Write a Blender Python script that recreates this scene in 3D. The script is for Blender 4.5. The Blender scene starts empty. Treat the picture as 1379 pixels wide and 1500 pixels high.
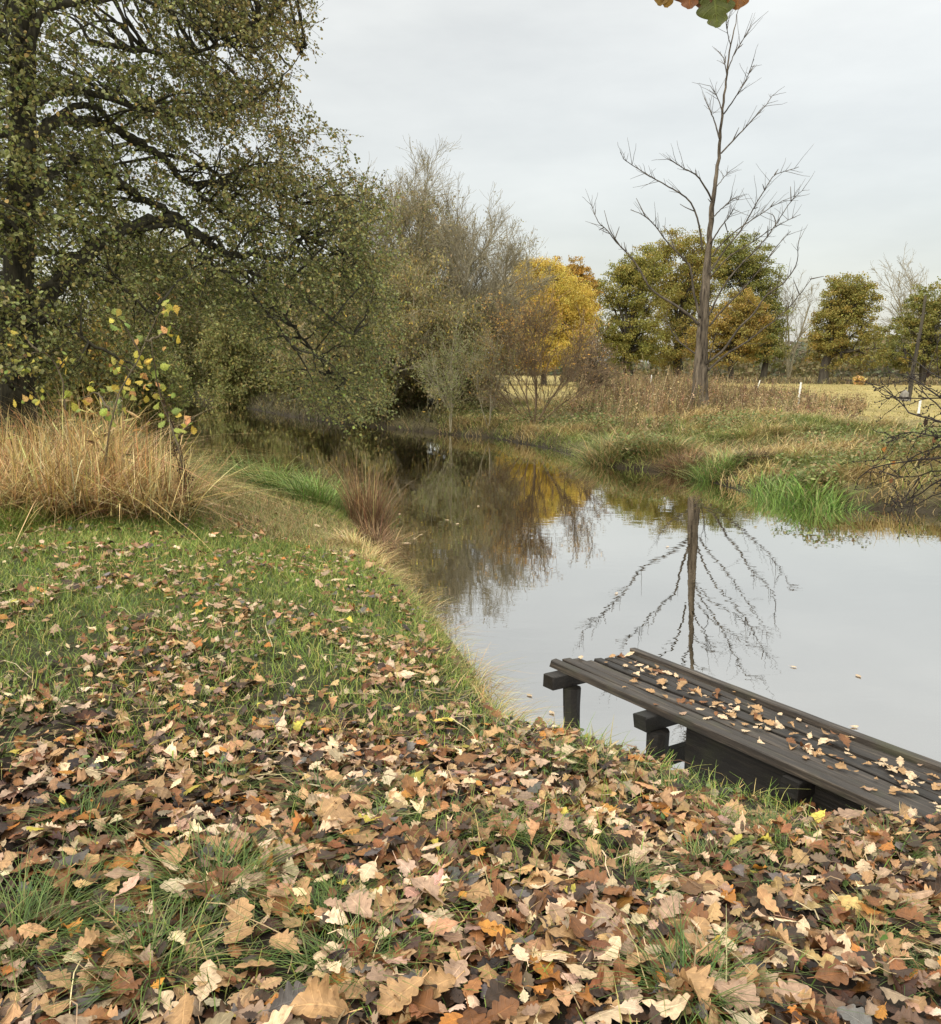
import bpy, math, random
import numpy as np
from mathutils import Matrix, Euler, Vector

rng = np.random.default_rng(7)
random.seed(7)
R_ = math.radians
scene = bpy.context.scene
col = scene.collection

# ------------------------------------------------------------------ camera
F_PX, W_PX, H_PX = 1340.0, 1379.0, 1500.0
PITCH = math.atan((H_PX / 2 - 535) / F_PX)
ROLL = R_(0.5)
CAM = np.array([0.0, 0.0, 2.35])
_rm = Euler((math.pi / 2 - PITCH, 0, 0)).to_matrix() @ Matrix.Rotation(ROLL, 3, 'Z')
RM = np.array(_rm)
cam_d = bpy.data.cameras.new('camera')
cam = bpy.data.objects.new('camera', cam_d)
col.objects.link(cam)
cam.matrix_world = Matrix.Translation(CAM) @ _rm.to_4x4()
cam_d.sensor_fit = 'HORIZONTAL'
cam_d.sensor_width = 36
cam_d.lens = F_PX / W_PX * 36
cam_d.clip_start = 0.05
cam_d.clip_end = 9800
scene.camera = cam


def ray(px, py):
    px = np.asarray(px, float); py = np.asarray(py, float)
    d = np.stack([(px - W_PX / 2) / F_PX, -(py - H_PX / 2) / F_PX, -np.ones_like(px)], -1)
    return d @ RM.T


def at(px, py, Y):
    """world point seen at a place of the photograph, at real distance Y"""
    d = ray(px, py)
    return CAM + d * (np.asarray(Y, float) / d[..., 1])[..., None]


def gp(px, py, z):
    d = ray(px, py)
    return CAM + d * ((np.asarray(z, float) - CAM[2]) / d[..., 2])[..., None]


def proj(P):
    q = (np.asarray(P) - CAM) @ RM
    dz = -q[..., 2]
    return q[..., 0] / dz * F_PX + W_PX / 2, -q[..., 1] / dz * F_PX + H_PX / 2, dz


# ------------------------------------------------------------------ numpy helpers
def norm(v):
    return v / np.maximum(np.linalg.norm(v, axis=-1, keepdims=True), 1e-9)


def smooth(t):
    t = np.clip(t, 0, 1)
    return t * t * (3 - 2 * t)


def _hash(i, j, s):
    v = np.sin(i * 127.1 + j * 311.7 + s * 74.7) * 43758.5453
    return v - np.floor(v)


def vnoise(x, y, s=0.0):
    xi, yi = np.floor(x), np.floor(y)
    fx, fy = smooth(x - xi), smooth(y - yi)
    a, b = _hash(xi, yi, s), _hash(xi + 1, yi, s)
    c, d = _hash(xi, yi + 1, s), _hash(xi + 1, yi + 1, s)
    return (a * (1 - fx) + b * fx) * (1 - fy) + (c * (1 - fx) + d * fx) * fy


def fbm(x, y, s=0.0):
    return 0.55 * vnoise(x, y, s) + 0.3 * vnoise(x * 2.1, y * 2.1, s + 3) + 0.15 * vnoise(x * 4.3, y * 4.3, s + 7)


def interp_path(pts, k):
    """resample a polyline (m,d) smoothly to k points"""
    pts = np.asarray(pts, float)
    s = np.r_[0, np.cumsum(np.linalg.norm(np.diff(pts[:, :3], axis=0), axis=1))]
    s /= s[-1]
    t = np.linspace(0, 1, k)
    m = len(pts)
    tg = np.zeros_like(pts)
    for i in range(m):
        a, b = max(i - 1, 0), min(i + 1, m - 1)
        tg[i] = (pts[b] - pts[a]) / max(s[b] - s[a], 1e-9)
    idx = np.clip(np.searchsorted(s, t, side='right') - 1, 0, m - 2)
    h = (s[idx + 1] - s[idx])
    u = ((t - s[idx]) / h)[:, None]
    h = h[:, None]
    return ((2 * u**3 - 3 * u**2 + 1) * pts[idx] + (u**3 - 2 * u**2 + u) * h * tg[idx]
            + (-2 * u**3 + 3 * u**2) * pts[idx + 1] + (u**3 - u**2) * h * tg[idx + 1])


class MB:
    def __init__(self):
        self.V, self.C, self.U, self.F, self.n = [], [], [], [], 0

    def add(self, V, F, C=(0.5, 0.5, 0.5), U=None):
        V = np.asarray(V, float).reshape(-1, 3)
        C = np.asarray(C, float)
        if C.ndim == 1:
            C = np.broadcast_to(C, V.shape)
        U = np.zeros_like(V) if U is None else np.asarray(U, float).reshape(-1, 3)
        self.V.append(V); self.C.append(C.reshape(-1, 3)); self.U.append(U)
        for f in (F if isinstance(F, list) else [F]):
            self.F.append(np.asarray(f, int) + self.n)
        self.n += len(V)
        return self

    def build(self, name, mat, parent=None, smooth_shade=False, origin=None):
        V = np.concatenate(self.V); C = np.concatenate(self.C); U = np.concatenate(self.U)
        if origin is not None:
            V = V - np.asarray(origin)
        me = bpy.data.meshes.new(name)
        me.vertices.add(len(V)); me.vertices.foreach_set('co', V.astype(np.float32).ravel())
        loops = np.concatenate([f.ravel() for f in self.F]).astype(np.int32)
        tot = np.concatenate([np.full(len(f), f.shape[1]) for f in self.F]).astype(np.int32)
        me.loops.add(len(loops)); me.loops.foreach_set('vertex_index', loops)
        me.polygons.add(len(tot))
        st = np.r_[0, np.cumsum(tot)[:-1]].astype(np.int32)
        me.polygons.foreach_set('loop_start', st)
        me.polygons.foreach_set('use_smooth', np.full(len(tot), smooth_shade))
        a = me.attributes.new('col', 'FLOAT_VECTOR', 'POINT')
        a.data.foreach_set('vector', C.astype(np.float32).ravel())
        a = me.attributes.new('luv', 'FLOAT_VECTOR', 'POINT')
        a.data.foreach_set('vector', U.astype(np.float32).ravel())
        me.update(calc_edges=True)
        me.validate()
        if mat: me.materials.append(mat)
        o = bpy.data.objects.new(name, me)
        col.objects.link(o)
        if parent: o.parent = parent
        return o


def tubes(mb, P, R, sides=4, C=(0.5, 0.5, 0.5), cap=True):
    """P (n,k,3), R (n,k): n tubes of k rings"""
    P = np.asarray(P, float); R = np.asarray(R, float)
    if P.ndim == 2:
        P, R = P[None], R[None]
    n, k, _ = P.shape
    T = norm(np.gradient(P, axis=1))
    m = norm(T.mean(axis=1))
    ref = np.where(np.abs(m[:, 2:3]) > 0.8, np.array([[1.0, 0.1, 0]]), np.array([[0.05, 0.1, 1.0]]))
    A = norm(np.cross(np.broadcast_to(ref[:, None], T.shape), T))
    B = np.cross(T, A)
    an = np.arange(sides) * 2 * np.pi / sides
    V = P[:, :, None] + R[:, :, None, None] * (np.cos(an)[:, None] * A[:, :, None] + np.sin(an)[:, None] * B[:, :, None])
    base = (np.arange(n) * k * sides)[:, None, None]
    i = np.arange(k - 1)[None, :, None] * sides
    j = np.arange(sides)[None, None]
    j2 = (j + 1) % sides
    F = np.stack([base + i + j, base + i + j2, base + i + sides + j2, base + i + sides + j], -1).reshape(-1, 4)
    Fs = [F]
    if cap:
        Fs.append((base[:, :, 0] + (k - 1) * sides + np.arange(sides)[None]))
        Fs.append((base[:, :, 0] + np.arange(sides)[None][:, ::-1]))
    C = np.asarray(C, float)
    if C.ndim == 2 and len(C) == n:
        C = np.repeat(C, k * sides, axis=0)
    U = np.zeros((n, k, sides, 3)); U[..., 0] = np.arange(sides) / sides; U[..., 1] = np.linspace(0, 1, k)[None, :, None]
    mb.add(V.reshape(-1, 3), Fs, C, U.reshape(-1, 3))


def frames(f, nrm):
    f = norm(f)
    s = norm(np.cross(nrm, f))
    u = np.cross(f, s)
    return np.stack([f, s, u], -1)          # columns


def scatter(mb, proto, pos, M, scale, C):
    """instances of proto (V,F[,U]) written into one mesh"""
    V, F, U = proto
    n, m = len(pos), len(V)
    scale = np.asarray(scale, float)
    if scale.ndim == 1: scale = np.repeat(scale[:, None], 3, 1)
    W = np.einsum('nij,nmj->nmi', M, V[None] * scale[:, None]) + pos[:, None]
    off = (np.arange(n) * m)[:, None, None]
    Fs = [(off + f[None]).reshape(-1, f.shape[1]) for f in F]
    C = np.asarray(C, float)
    C = np.repeat(np.broadcast_to(C, (n, 3)), m, axis=0)
    mb.add(W.reshape(-1, 3), Fs, C, np.tile(U, (n, 1)))


def rdir(n):
    return norm(rng.normal(size=(n, 3)))


def pick(cols, w, n, jit=0.12):
    cols = np.asarray(cols, float); w = np.asarray(w, float)
    c = cols[rng.choice(len(cols), n, p=w / w.sum())]
    return np.clip(c * (1 + rng.normal(0, jit, (n, 1))) * (1 + rng.normal(0, jit * .4, (n, 3))), 0.004, 0.9)


# leaf shapes: x along, y across, z up; length 1
def proto_diamond(w=.3, fold=.08):
    V = np.array([[0, 0, 0], [.45, -w, fold], [1, 0, -.05], [.45, w, fold]], float)
    F = [np.array([[0, 1, 2], [0, 2, 3]])]
    U = np.array([[0, 0, 0], [.45, -1, 0], [1, 0, 0], [.45, 1, 0]], float)
    return V, F, U


def proto_round(w=.42, fold=.1):
    V = np.array([[0, 0, 0], [.28, -w, fold], [.75, -w * .85, fold], [1, 0, -.06], [.75, w * .85, fold], [.28, w, fold]], float)
    F = [np.array([[0, 1, 2, 3], [0, 3, 4, 5]])]
    U = np.array([[0, 0, 0], [.28, -1, 0], [.75, -1, 0], [1, 0, 0], [.75, 1, 0], [.28, 1, 0]], float)
    return V, F, U


def proto_oak(rows=17, cols=3, seed=0, lobes=4.5, curl=1.0, width=.33):
    r = np.random.default_rng(seed)
    u = np.linspace(0, 1, rows)
    env = np.sin(np.pi * np.clip(u, 0, 1) ** 1.25) ** .75
    env[-1] = .12; env[0] = .03
    ph = r.uniform(-.4, .4)
    V, U = [], []
    k1, k2, k3 = r.normal(0, .35) * curl + .25 * curl, r.normal(0, .9) * curl, r.normal(0, .25) * curl
    side_ph = r.uniform(0, .5)
    wav = r.uniform(0, 6.28, 3)
    for i in range(rows):
        for j in range(cols):
            v = (j / (cols - 1) - .5) * 2
            lob = .58 + .44 * abs(math.sin(np.pi * lobes * u[i] + ph + (side_ph if v > 0 else 0))) ** .7
            w = width * 1.06 * env[i] * lob if 0 < i < rows - 1 else width * env[i]
            y = v * w
            x = u[i] + abs(v) * .05 * env[i] * (1 - u[i])
            z = -k1 * (x - .45) ** 2 + k2 * y * y * 1.6 + k3 * y * (x - .5) + .03 * abs(v) * np.sin(9 * x + wav[0] + (2 if v > 0 else 0)) * curl
            z += .012 * np.sin(24 * x + wav[1]) * abs(v) * (1 if cols > 3 else .5)
            V.append((x, y, z)); U.append((u[i], v, r.random()))
    F = []
    for i in range(rows - 1):
        for j in range(cols - 1):
            a = i * cols + j
            F.append((a, a + cols, a + cols + 1, a + 1))
    V, U = np.array(V), np.array(U)
    F = [np.array(F)]
    # stalk
    n0 = len(V)
    st = np.array([[-.16, -.008, .03], [-.16, .008, .03], [.02, .011, V[cols // 2][2] + .004], [.02, -.011, V[cols // 2][2] + .004]])
    V = np.r_[V, st]; U = np.r_[U, np.array([[0, 0, .5]] * 4)]
    F.append(np.array([[n0, n0 + 3, n0 + 2, n0 + 1]]))
    return V, F, U


def blades(mb, pos, h, w, bend, yaw, C, seg=3, lean=None, tipc=1.25, droop=.45):
    """grass blades: curved tapering strips"""
    n = len(pos)
    t = np.linspace(0, 1, seg + 1)
    d = np.stack([np.cos(yaw), np.sin(yaw), np.zeros(n)], -1)
    s = np.stack([-np.sin(yaw), np.cos(yaw), np.zeros(n)], -1)
    if lean is None: lean = np.zeros(n)
    hor = (lean[:, None] * t + bend[:, None] * t ** 2) * h[:, None]
    ver = (t[None] - droop * bend[:, None] * t ** 2.4) * h[:, None] * (1 - .25 * np.minimum(np.abs(lean), 1.5))[:, None]
    mid = pos[:, None] + d[:, None] * hor[..., None] + np.array([0, 0, 1.0]) * ver[..., None]
    ww = w[:, None] * (1 - t ** 1.6)[None] * .5 + .0004
    tw = rng.normal(0, .5, (n, 1))
    sd = s[:, None] * np.cos(tw * t)[..., None] + d[:, None] * np.sin(tw * t)[..., None]
    L = mid - sd * ww[..., None]; Rr = mid + sd * ww[..., None]
    V = np.stack([L, Rr], 2).reshape(n, -1, 3)
    m = 2 * (seg + 1)
    i = np.arange(seg) * 2
    q = np.stack([i, i + 1, i + 3, i + 2], -1)
    F = ((np.arange(n) * m)[:, None, None] + q[None]).reshape(-1, 4)
    C = np.broadcast_to(np.asarray(C, float), (n, 3))
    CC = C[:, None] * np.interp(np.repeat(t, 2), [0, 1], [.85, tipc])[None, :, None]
    U = np.zeros((n, m, 3)); U[:, :, 0] = np.repeat(t, 2); U[:, 0::2, 1] = -1; U[:, 1::2, 1] = 1
    mb.add(V.reshape(-1, 3), F, CC.reshape(-1, 3), U.reshape(-1, 3))


def grow(start, d, length, rad, levels):
    """branching skeleton, level by level; returns [(P,R)]"""
    out = []
    start = np.atleast_2d(start); d = norm(np.atleast_2d(d)); length = np.atleast_1d(length).astype(float); rad = np.atleast_1d(rad).astype(float)
    for li, L in enumerate(levels):
        n, k = len(start), L.get('k', 6)
        P = np.zeros((n, k, 3)); P[:, 0] = start
        D = np.zeros((n, k, 3)); D[:, 0] = d
        dd = d.copy()
        for j in range(1, k):
            dd = norm(dd + np.array([0, 0, 1.0]) * L.get('up', 0) / k + rng.normal(0, L.get('wob', .3) / math.sqrt(k), (n, 3)))
            P[:, j] = P[:, j - 1] + dd * (length / (k - 1))[:, None]
            D[:, j] = dd
        Rr = rad[:, None] * np.linspace(1, L.get('taper', .3), k)[None]
        out.append((P, Rr))
        if li == len(levels) - 1: break
        nc = L['nc']
        t = rng.uniform(L.get('t0', .25), 1, (n, nc)); t[:, 0] = .97
        f = t * (k - 1); i0 = np.clip(f.astype(int), 0, k - 2); fr = (f - i0)[..., None]
        ar = np.arange(n)[:, None]
        st = P[ar, i0] * (1 - fr) + P[ar, i0 + 1] * fr
        pd = D[ar, i0 + 1]
        rr = Rr[ar, i0] * (1 - fr[..., 0]) + Rr[ar, i0 + 1] * fr[..., 0]
        ang = R_(1) * rng.normal(L.get('ang', 45), L.get('angj', 12), (n, nc))
        perp = norm(np.cross(pd, rng.normal(size=(n, nc, 3))))
        nd = np.cos(ang)[..., None] * pd + np.sin(ang)[..., None] * perp
        ln = length[:, None] * L.get('lr', .55) * rng.uniform(.6, 1.25, (n, nc)) * (1.15 - .45 * t)
        start, d, length = st.reshape(-1, 3), norm(nd.reshape(-1, 3)), ln.reshape(-1)
        rad = np.minimum(rr * L.get('rr', .6), 99).reshape(-1)
    return out


# ------------------------------------------------------------------ materials
def new_mat(name):
    m = bpy.data.materials.new(name); m.use_nodes = True
    nt = m.node_tree; nt.nodes.clear()
    return m, nt, nt.nodes, nt.links


def N(nodes, t, **kw):
    n = nodes.new(t)
    for k, v in kw.items():
        if k in n.inputs.keys() if hasattr(n.inputs, 'keys') else False:
            n.inputs[k].default_value = v
        else:
            setattr(n, k, v)
    return n


def attr_mat(name, rough=.55, trans=.0, spec=.35, mottle=.25, mscale=30.0, veins=False, backlight=None):
    m, nt, ns, lk = new_mat(name)
    out = ns.new('ShaderNodeOutputMaterial')
    a = ns.new('ShaderNodeAttribute'); a.attribute_name = 'col'
    geo = ns.new('ShaderNodeNewGeometry')
    no = ns.new('ShaderNodeTexNoise'); no.inputs['Scale'].default_value = mscale; no.inputs['Detail'].default_value = 3
    lk.new(geo.outputs['Position'], no.inputs['Vector'])
    mr = ns.new('ShaderNodeMapRange'); mr.inputs[1].default_value = .3; mr.inputs[2].default_value = .7
    mr.inputs[3].default_value = 1 - mottle; mr.inputs[4].default_value = 1 + mottle
    lk.new(no.outputs['Fac'], mr.inputs[0])
    mul = ns.new('ShaderNodeVectorMath'); mul.operation = 'SCALE'
    lk.new(a.outputs['Vector'], mul.inputs[0]); lk.new(mr.outputs[0], mul.inputs['Scale'])
    c = mul.outputs[0]
    bump_src = None
    if veins:
        uv = ns.new('ShaderNodeAttribute'); uv.attribute_name = 'luv'
        sp = ns.new('ShaderNodeSeparateXYZ'); lk.new(uv.outputs['Vector'], sp.inputs[0])
        ab = ns.new('ShaderNodeMath'); ab.operation = 'ABSOLUTE'; lk.new(sp.outputs[1], ab.inputs[0])
        mid = ns.new('ShaderNodeMapRange'); mid.inputs[1].default_value = .02; mid.inputs[2].default_value = .09
        mid.inputs[3].default_value = 1; mid.inputs[4].default_value = 0
        lk.new(ab.outputs[0], mid.inputs[0])
        m1 = ns.new('ShaderNodeMath'); m1.operation = 'MULTIPLY_ADD'; m1.inputs[1].default_value = -.16
        lk.new(ab.outputs[0], m1.inputs[0]); lk.new(sp.outputs[0], m1.inputs[2])
        m2 = ns.new('ShaderNodeMath'); m2.operation = 'MULTIPLY'; m2.inputs[1].default_value = 2 * math.pi * 8
        lk.new(m1.outputs[0], m2.inputs[0])
        m3 = ns.new('ShaderNodeMath'); m3.operation = 'COSINE'; lk.new(m2.outputs[0], m3.inputs[0])
        sv = ns.new('ShaderNodeMapRange'); sv.inputs[1].default_value = .8; sv.inputs[2].default_value = 1.0
        sv.inputs[3].default_value = 0; sv.inputs[4].default_value = .55
        lk.new(m3.outputs[0], sv.inputs[0])
        mx = ns.new('ShaderNodeMath'); mx.operation = 'MAXIMUM'
        lk.new(mid.outputs[0], mx.inputs[0]); lk.new(sv.outputs[0], mx.inputs[1])
        sc = ns.new('ShaderNodeMapRange'); sc.inputs[3].default_value = .93; sc.inputs[4].default_value = 1.4
        lk.new(mx.outputs[0], sc.inputs[0])
        mu2 = ns.new('ShaderNodeVectorMath'); mu2.operation = 'SCALE'
        lk.new(c, mu2.inputs[0]); lk.new(sc.outputs[0], mu2.inputs['Scale'])
        c = mu2.outputs[0]
        # brown blotches
        n2 = ns.new('ShaderNodeTexNoise'); n2.inputs['Scale'].default_value = 55; n2.inputs['Detail'].default_value = 4
        lk.new(geo.outputs['Position'], n2.inputs['Vector'])
        bl = ns.new('ShaderNodeMapRange'); bl.inputs[1].default_value = .56; bl.inputs[2].default_value = .72; bl.inputs[4].default_value = .55
        lk.new(n2.outputs['Fac'], bl.inputs[0])
        mixb = ns.new('ShaderNodeMix'); mixb.data_type = 'RGBA'; mixb.inputs[7].default_value = (.09, .045, .02, 1)
        lk.new(bl.outputs[0], mixb.inputs[0]); lk.new(c, mixb.inputs[6])
        c = mixb.outputs[2]
        bp = ns.new('ShaderNodeBump'); bp.inputs['Strength'].default_value = .5; bp.inputs['Distance'].default_value = .004
        lk.new(mx.outputs[0], bp.inputs['Height']); bump_src = bp.outputs[0]
    p = ns.new('ShaderNodeBsdfPrincipled')
    lk.new(c, p.inputs['Base Color']); p.inputs['Roughness'].default_value = rough
    p.inputs['Specular IOR Level'].default_value = spec
    if bump_src: lk.new(bump_src, p.inputs['Normal'])
    if trans > 0:
        tr = ns.new('ShaderNodeBsdfTranslucent')
        lk.new(c, tr.inputs['Color'])
        mx2 = ns.new('ShaderNodeMixShader'); mx2.inputs[0].default_value = trans
        lk.new(p.outputs[0], mx2.inputs[1]); lk.new(tr.outputs[0], mx2.inputs[2])
        lk.new(mx2.outputs[0], out.inputs[0])
    else:
        lk.new(p.outputs[0], out.inputs[0])
    return m


def bark_mat(name, c1, c2, scale=14, stretch=(1, 1, .18), bump=.02):
    m, nt, ns, lk = new_mat(name)
    out = ns.new('ShaderNodeOutputMaterial')
    tc = ns.new('ShaderNodeTexCoord'); mp = ns.new('ShaderNodeMapping'); mp.inputs['Scale'].default_value = stretch
    lk.new(tc.outputs['Object'], mp.inputs[0])
    no = ns.new('ShaderNodeTexNoise'); no.inputs['Scale'].default_value = scale; no.inputs['Detail'].default_value = 6; no.inputs['Roughness'].default_value = .65
    lk.new(mp.outputs[0], no.inputs['Vector'])
    rp = ns.new('ShaderNodeValToRGB'); rp.color_ramp.elements[0].position = .35; rp.color_ramp.elements[1].position = .68
    rp.color_ramp.elements[0].color = (*c1, 1); rp.color_ramp.elements[1].color = (*c2, 1)
    lk.new(no.outputs['Fac'], rp.inputs[0])
    p = ns.new('ShaderNodeBsdfPrincipled'); p.inputs['Roughness'].default_value = .85; p.inputs['Specular IOR Level'].default_value = .2
    lk.new(rp.outputs[0], p.inputs['Base Color'])
    bp = ns.new('ShaderNodeBump'); bp.inputs['Strength'].default_value = .8; bp.inputs['Distance'].default_value = bump
    lk.new(no.outputs['Fac'], bp.inputs['Height']); lk.new(bp.outputs[0], p.inputs['Normal'])
    lk.new(p.outputs[0], out.inputs[0])
    return m


M_GRASS = attr_mat('grass_blades', rough=.5, trans=.25, spec=.3, mottle=.15, mscale=8)
M_STRAW = attr_mat('dry_straw', rough=.6, trans=.2, spec=.25, mottle=.2, mscale=12)
M_LITTER = attr_mat('dead_oak_leaf', rough=.5, trans=.08, spec=.3, mottle=.22, mscale=45, veins=True)
M_LEAF = attr_mat('green_leaf', rough=.42, trans=.28, spec=.45, mottle=.15, mscale=20)
M_FAR = attr_mat('tree_leaf', rough=.6, trans=.25, spec=.25, mottle=.15, mscale=2)
M_OAKLEAF = attr_mat('hanging_oak_leaf', rough=.5, trans=.35, spec=.3, mottle=.2, mscale=60, veins=True)
M_BARK = bark_mat('alder_bark', (.016, .015, .01), (.075, .068, .045))
M_TWIG = bark_mat('twig_bark', (.05, .04, .025), (.13, .105, .065), scale=5, bump=.004)
M_WILLOW = bark_mat('willow_bark', (.16, .145, .095), (.34, .30, .21), scale=6, bump=.01)
M_OAKBARK = bark_mat('oak_bark', (.03, .025, .02), (.09, .08, .06), scale=3, bump=.03)
M_DEAD = bark_mat('dead_trunk', (.016, .012, .009), (.19, .155, .115), scale=9, stretch=(1, 1, .14), bump=.06)
M_DEADTWIG = bark_mat('dead_branch', (.03, .026, .022), (.12, .10, .078), scale=6, bump=.005)
M_DARKTWIG = bark_mat('dark_twig', (.012, .010, .009), (.045, .035, .028), scale=20, bump=.004)
M_POST = bark_mat('white_plastic', (.62, .62, .6), (.8, .8, .78), scale=5, bump=.001)


def wood_mat(name='weathered_plank', tint=1.0):
    m, nt, ns, lk = new_mat(name)
    out = ns.new('ShaderNodeOutputMaterial')
    tc = ns.new('ShaderNodeTexCoord'); mp = ns.new('ShaderNodeMapping'); mp.inputs['Scale'].default_value = (1.2, 26, 26)
    oi = ns.new('ShaderNodeObjectInfo')
    ad = ns.new('ShaderNodeVectorMath'); ad.operation = 'ADD'
    lk.new(tc.outputs['Object'], ad.inputs[0]); lk.new(oi.outputs['Random'], ad.inputs[1])
    lk.new(ad.outputs[0], mp.inputs[0])
    no = ns.new('ShaderNodeTexNoise'); no.inputs['Scale'].default_value = 2.2; no.inputs['Detail'].default_value = 8; no.inputs['Roughness'].default_value = .7
    lk.new(mp.outputs[0], no.inputs['Vector'])
    rp = ns.new('ShaderNodeValToRGB')
    e = rp.color_ramp.elements
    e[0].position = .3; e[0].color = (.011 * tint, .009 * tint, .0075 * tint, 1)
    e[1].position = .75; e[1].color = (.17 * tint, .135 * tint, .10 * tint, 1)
    x = e.new(.52); x.color = (.046 * tint, .036 * tint, .028 * tint, 1)
    lk.new(no.outputs['Fac'], rp.inputs[0])
    n2 = ns.new('ShaderNodeTexNoise'); n2.inputs['Scale'].default_value = 4.5; n2.inputs['Detail'].default_value = 5
    lk.new(ad.outputs[0], n2.inputs['Vector'])
    mr = ns.new('ShaderNodeMapRange'); mr.inputs[1].default_value = .55; mr.inputs[2].default_value = .75; mr.inputs[4].default_value = .5
    lk.new(n2.outputs['Fac'], mr.inputs[0])
    mx = ns.new('ShaderNodeMix'); mx.data_type = 'RGBA'; mx.inputs[7].default_value = (.05, .055, .022, 1)
    lk.new(mr.outputs[0], mx.inputs[0]); lk.new(rp.outputs[0], mx.inputs[6])
    tone = ns.new('ShaderNodeMapRange'); tone.inputs[3].default_value = .3; tone.inputs[4].default_value = .88
    lk.new(oi.outputs['Random'], tone.inputs[0])
    tm = ns.new('ShaderNodeVectorMath'); tm.operation = 'SCALE'
    lk.new(mx.outputs[2], tm.inputs[0]); lk.new(tone.outputs[0], tm.inputs['Scale'])
    p = ns.new('ShaderNodeBsdfPrincipled')
    rr = ns.new('ShaderNodeMapRange'); rr.inputs[3].default_value = .42; rr.inputs[4].default_value = .8
    lk.new(n2.outputs['Fac'], rr.inputs[0]); lk.new(rr.outputs[0], p.inputs['Roughness'])
    lk.new(tm.outputs[0], p.inputs['Base Color'])
    bp = ns.new('ShaderNodeBump'); bp.inputs['Strength'].default_value = .9; bp.inputs['Distance'].default_value = .006
    lk.new(no.outputs['Fac'], bp.inputs['Height']); lk.new(bp.outputs[0], p.inputs['Normal'])
    lk.new(p.outputs[0], out.inputs[0])
    return m


M_WOOD = wood_mat()
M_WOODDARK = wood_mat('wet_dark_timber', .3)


def ground_mat():
    m, nt, ns, lk = new_mat('earth')
    out = ns.new('ShaderNodeOutputMaterial')
    a = ns.new('ShaderNodeAttribute'); a.attribute_name = 'col'
    geo = ns.new('ShaderNodeNewGeometry')
    n1 = ns.new('ShaderNodeTexNoise'); n1.inputs['Scale'].default_value = 22; n1.inputs['Detail'].default_value = 8; n1.inputs['Roughness'].default_value = .7
    n2 = ns.new('ShaderNodeTexNoise'); n2.inputs['Scale'].default_value = .8; n2.inputs['Detail'].default_value = 6; n2.inputs['Roughness'].default_value = .65
    for n in (n1, n2): lk.new(geo.outputs['Position'], n.inputs['Vector'])
    mr = ns.new('ShaderNodeMapRange'); mr.inputs[1].default_value = .3; mr.inputs[2].default_value = .7; mr.inputs[3].default_value = .5; mr.inputs[4].default_value = 1.5
    lk.new(n1.outputs['Fac'], mr.inputs[0])
    mr2 = ns.new('ShaderNodeMapRange'); mr2.inputs[1].default_value = .35; mr2.inputs[2].default_value = .65; mr2.inputs[3].default_value = .72; mr2.inputs[4].default_value = 1.28
    lk.new(n2.outputs['Fac'], mr2.inputs[0])
    mm = ns.new('ShaderNodeMath'); mm.operation = 'MULTIPLY'; lk.new(mr.outputs[0], mm.inputs[0]); lk.new(mr2.outputs[0], mm.inputs[1])
    mu = ns.new('ShaderNodeVectorMath'); mu.operation = 'SCALE'
    lk.new(a.outputs['Vector'], mu.inputs[0]); lk.new(mm.outputs[0], mu.inputs['Scale'])
    p = ns.new('ShaderNodeBsdfPrincipled'); p.inputs['Roughness'].default_value = .85; p.inputs['Specular IOR Level'].default_value = .2
    lk.new(mu.outputs[0], p.inputs['Base Color'])
    bp = ns.new('ShaderNodeBump'); bp.inputs['Strength'].default_value = .8; bp.inputs['Distance'].default_value = .03
    lk.new(n1.outputs['Fac'], bp.inputs['Height']); lk.new(bp.outputs[0], p.inputs['Normal'])
    lk.new(p.outputs[0], out.inputs[0])
    return m


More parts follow.
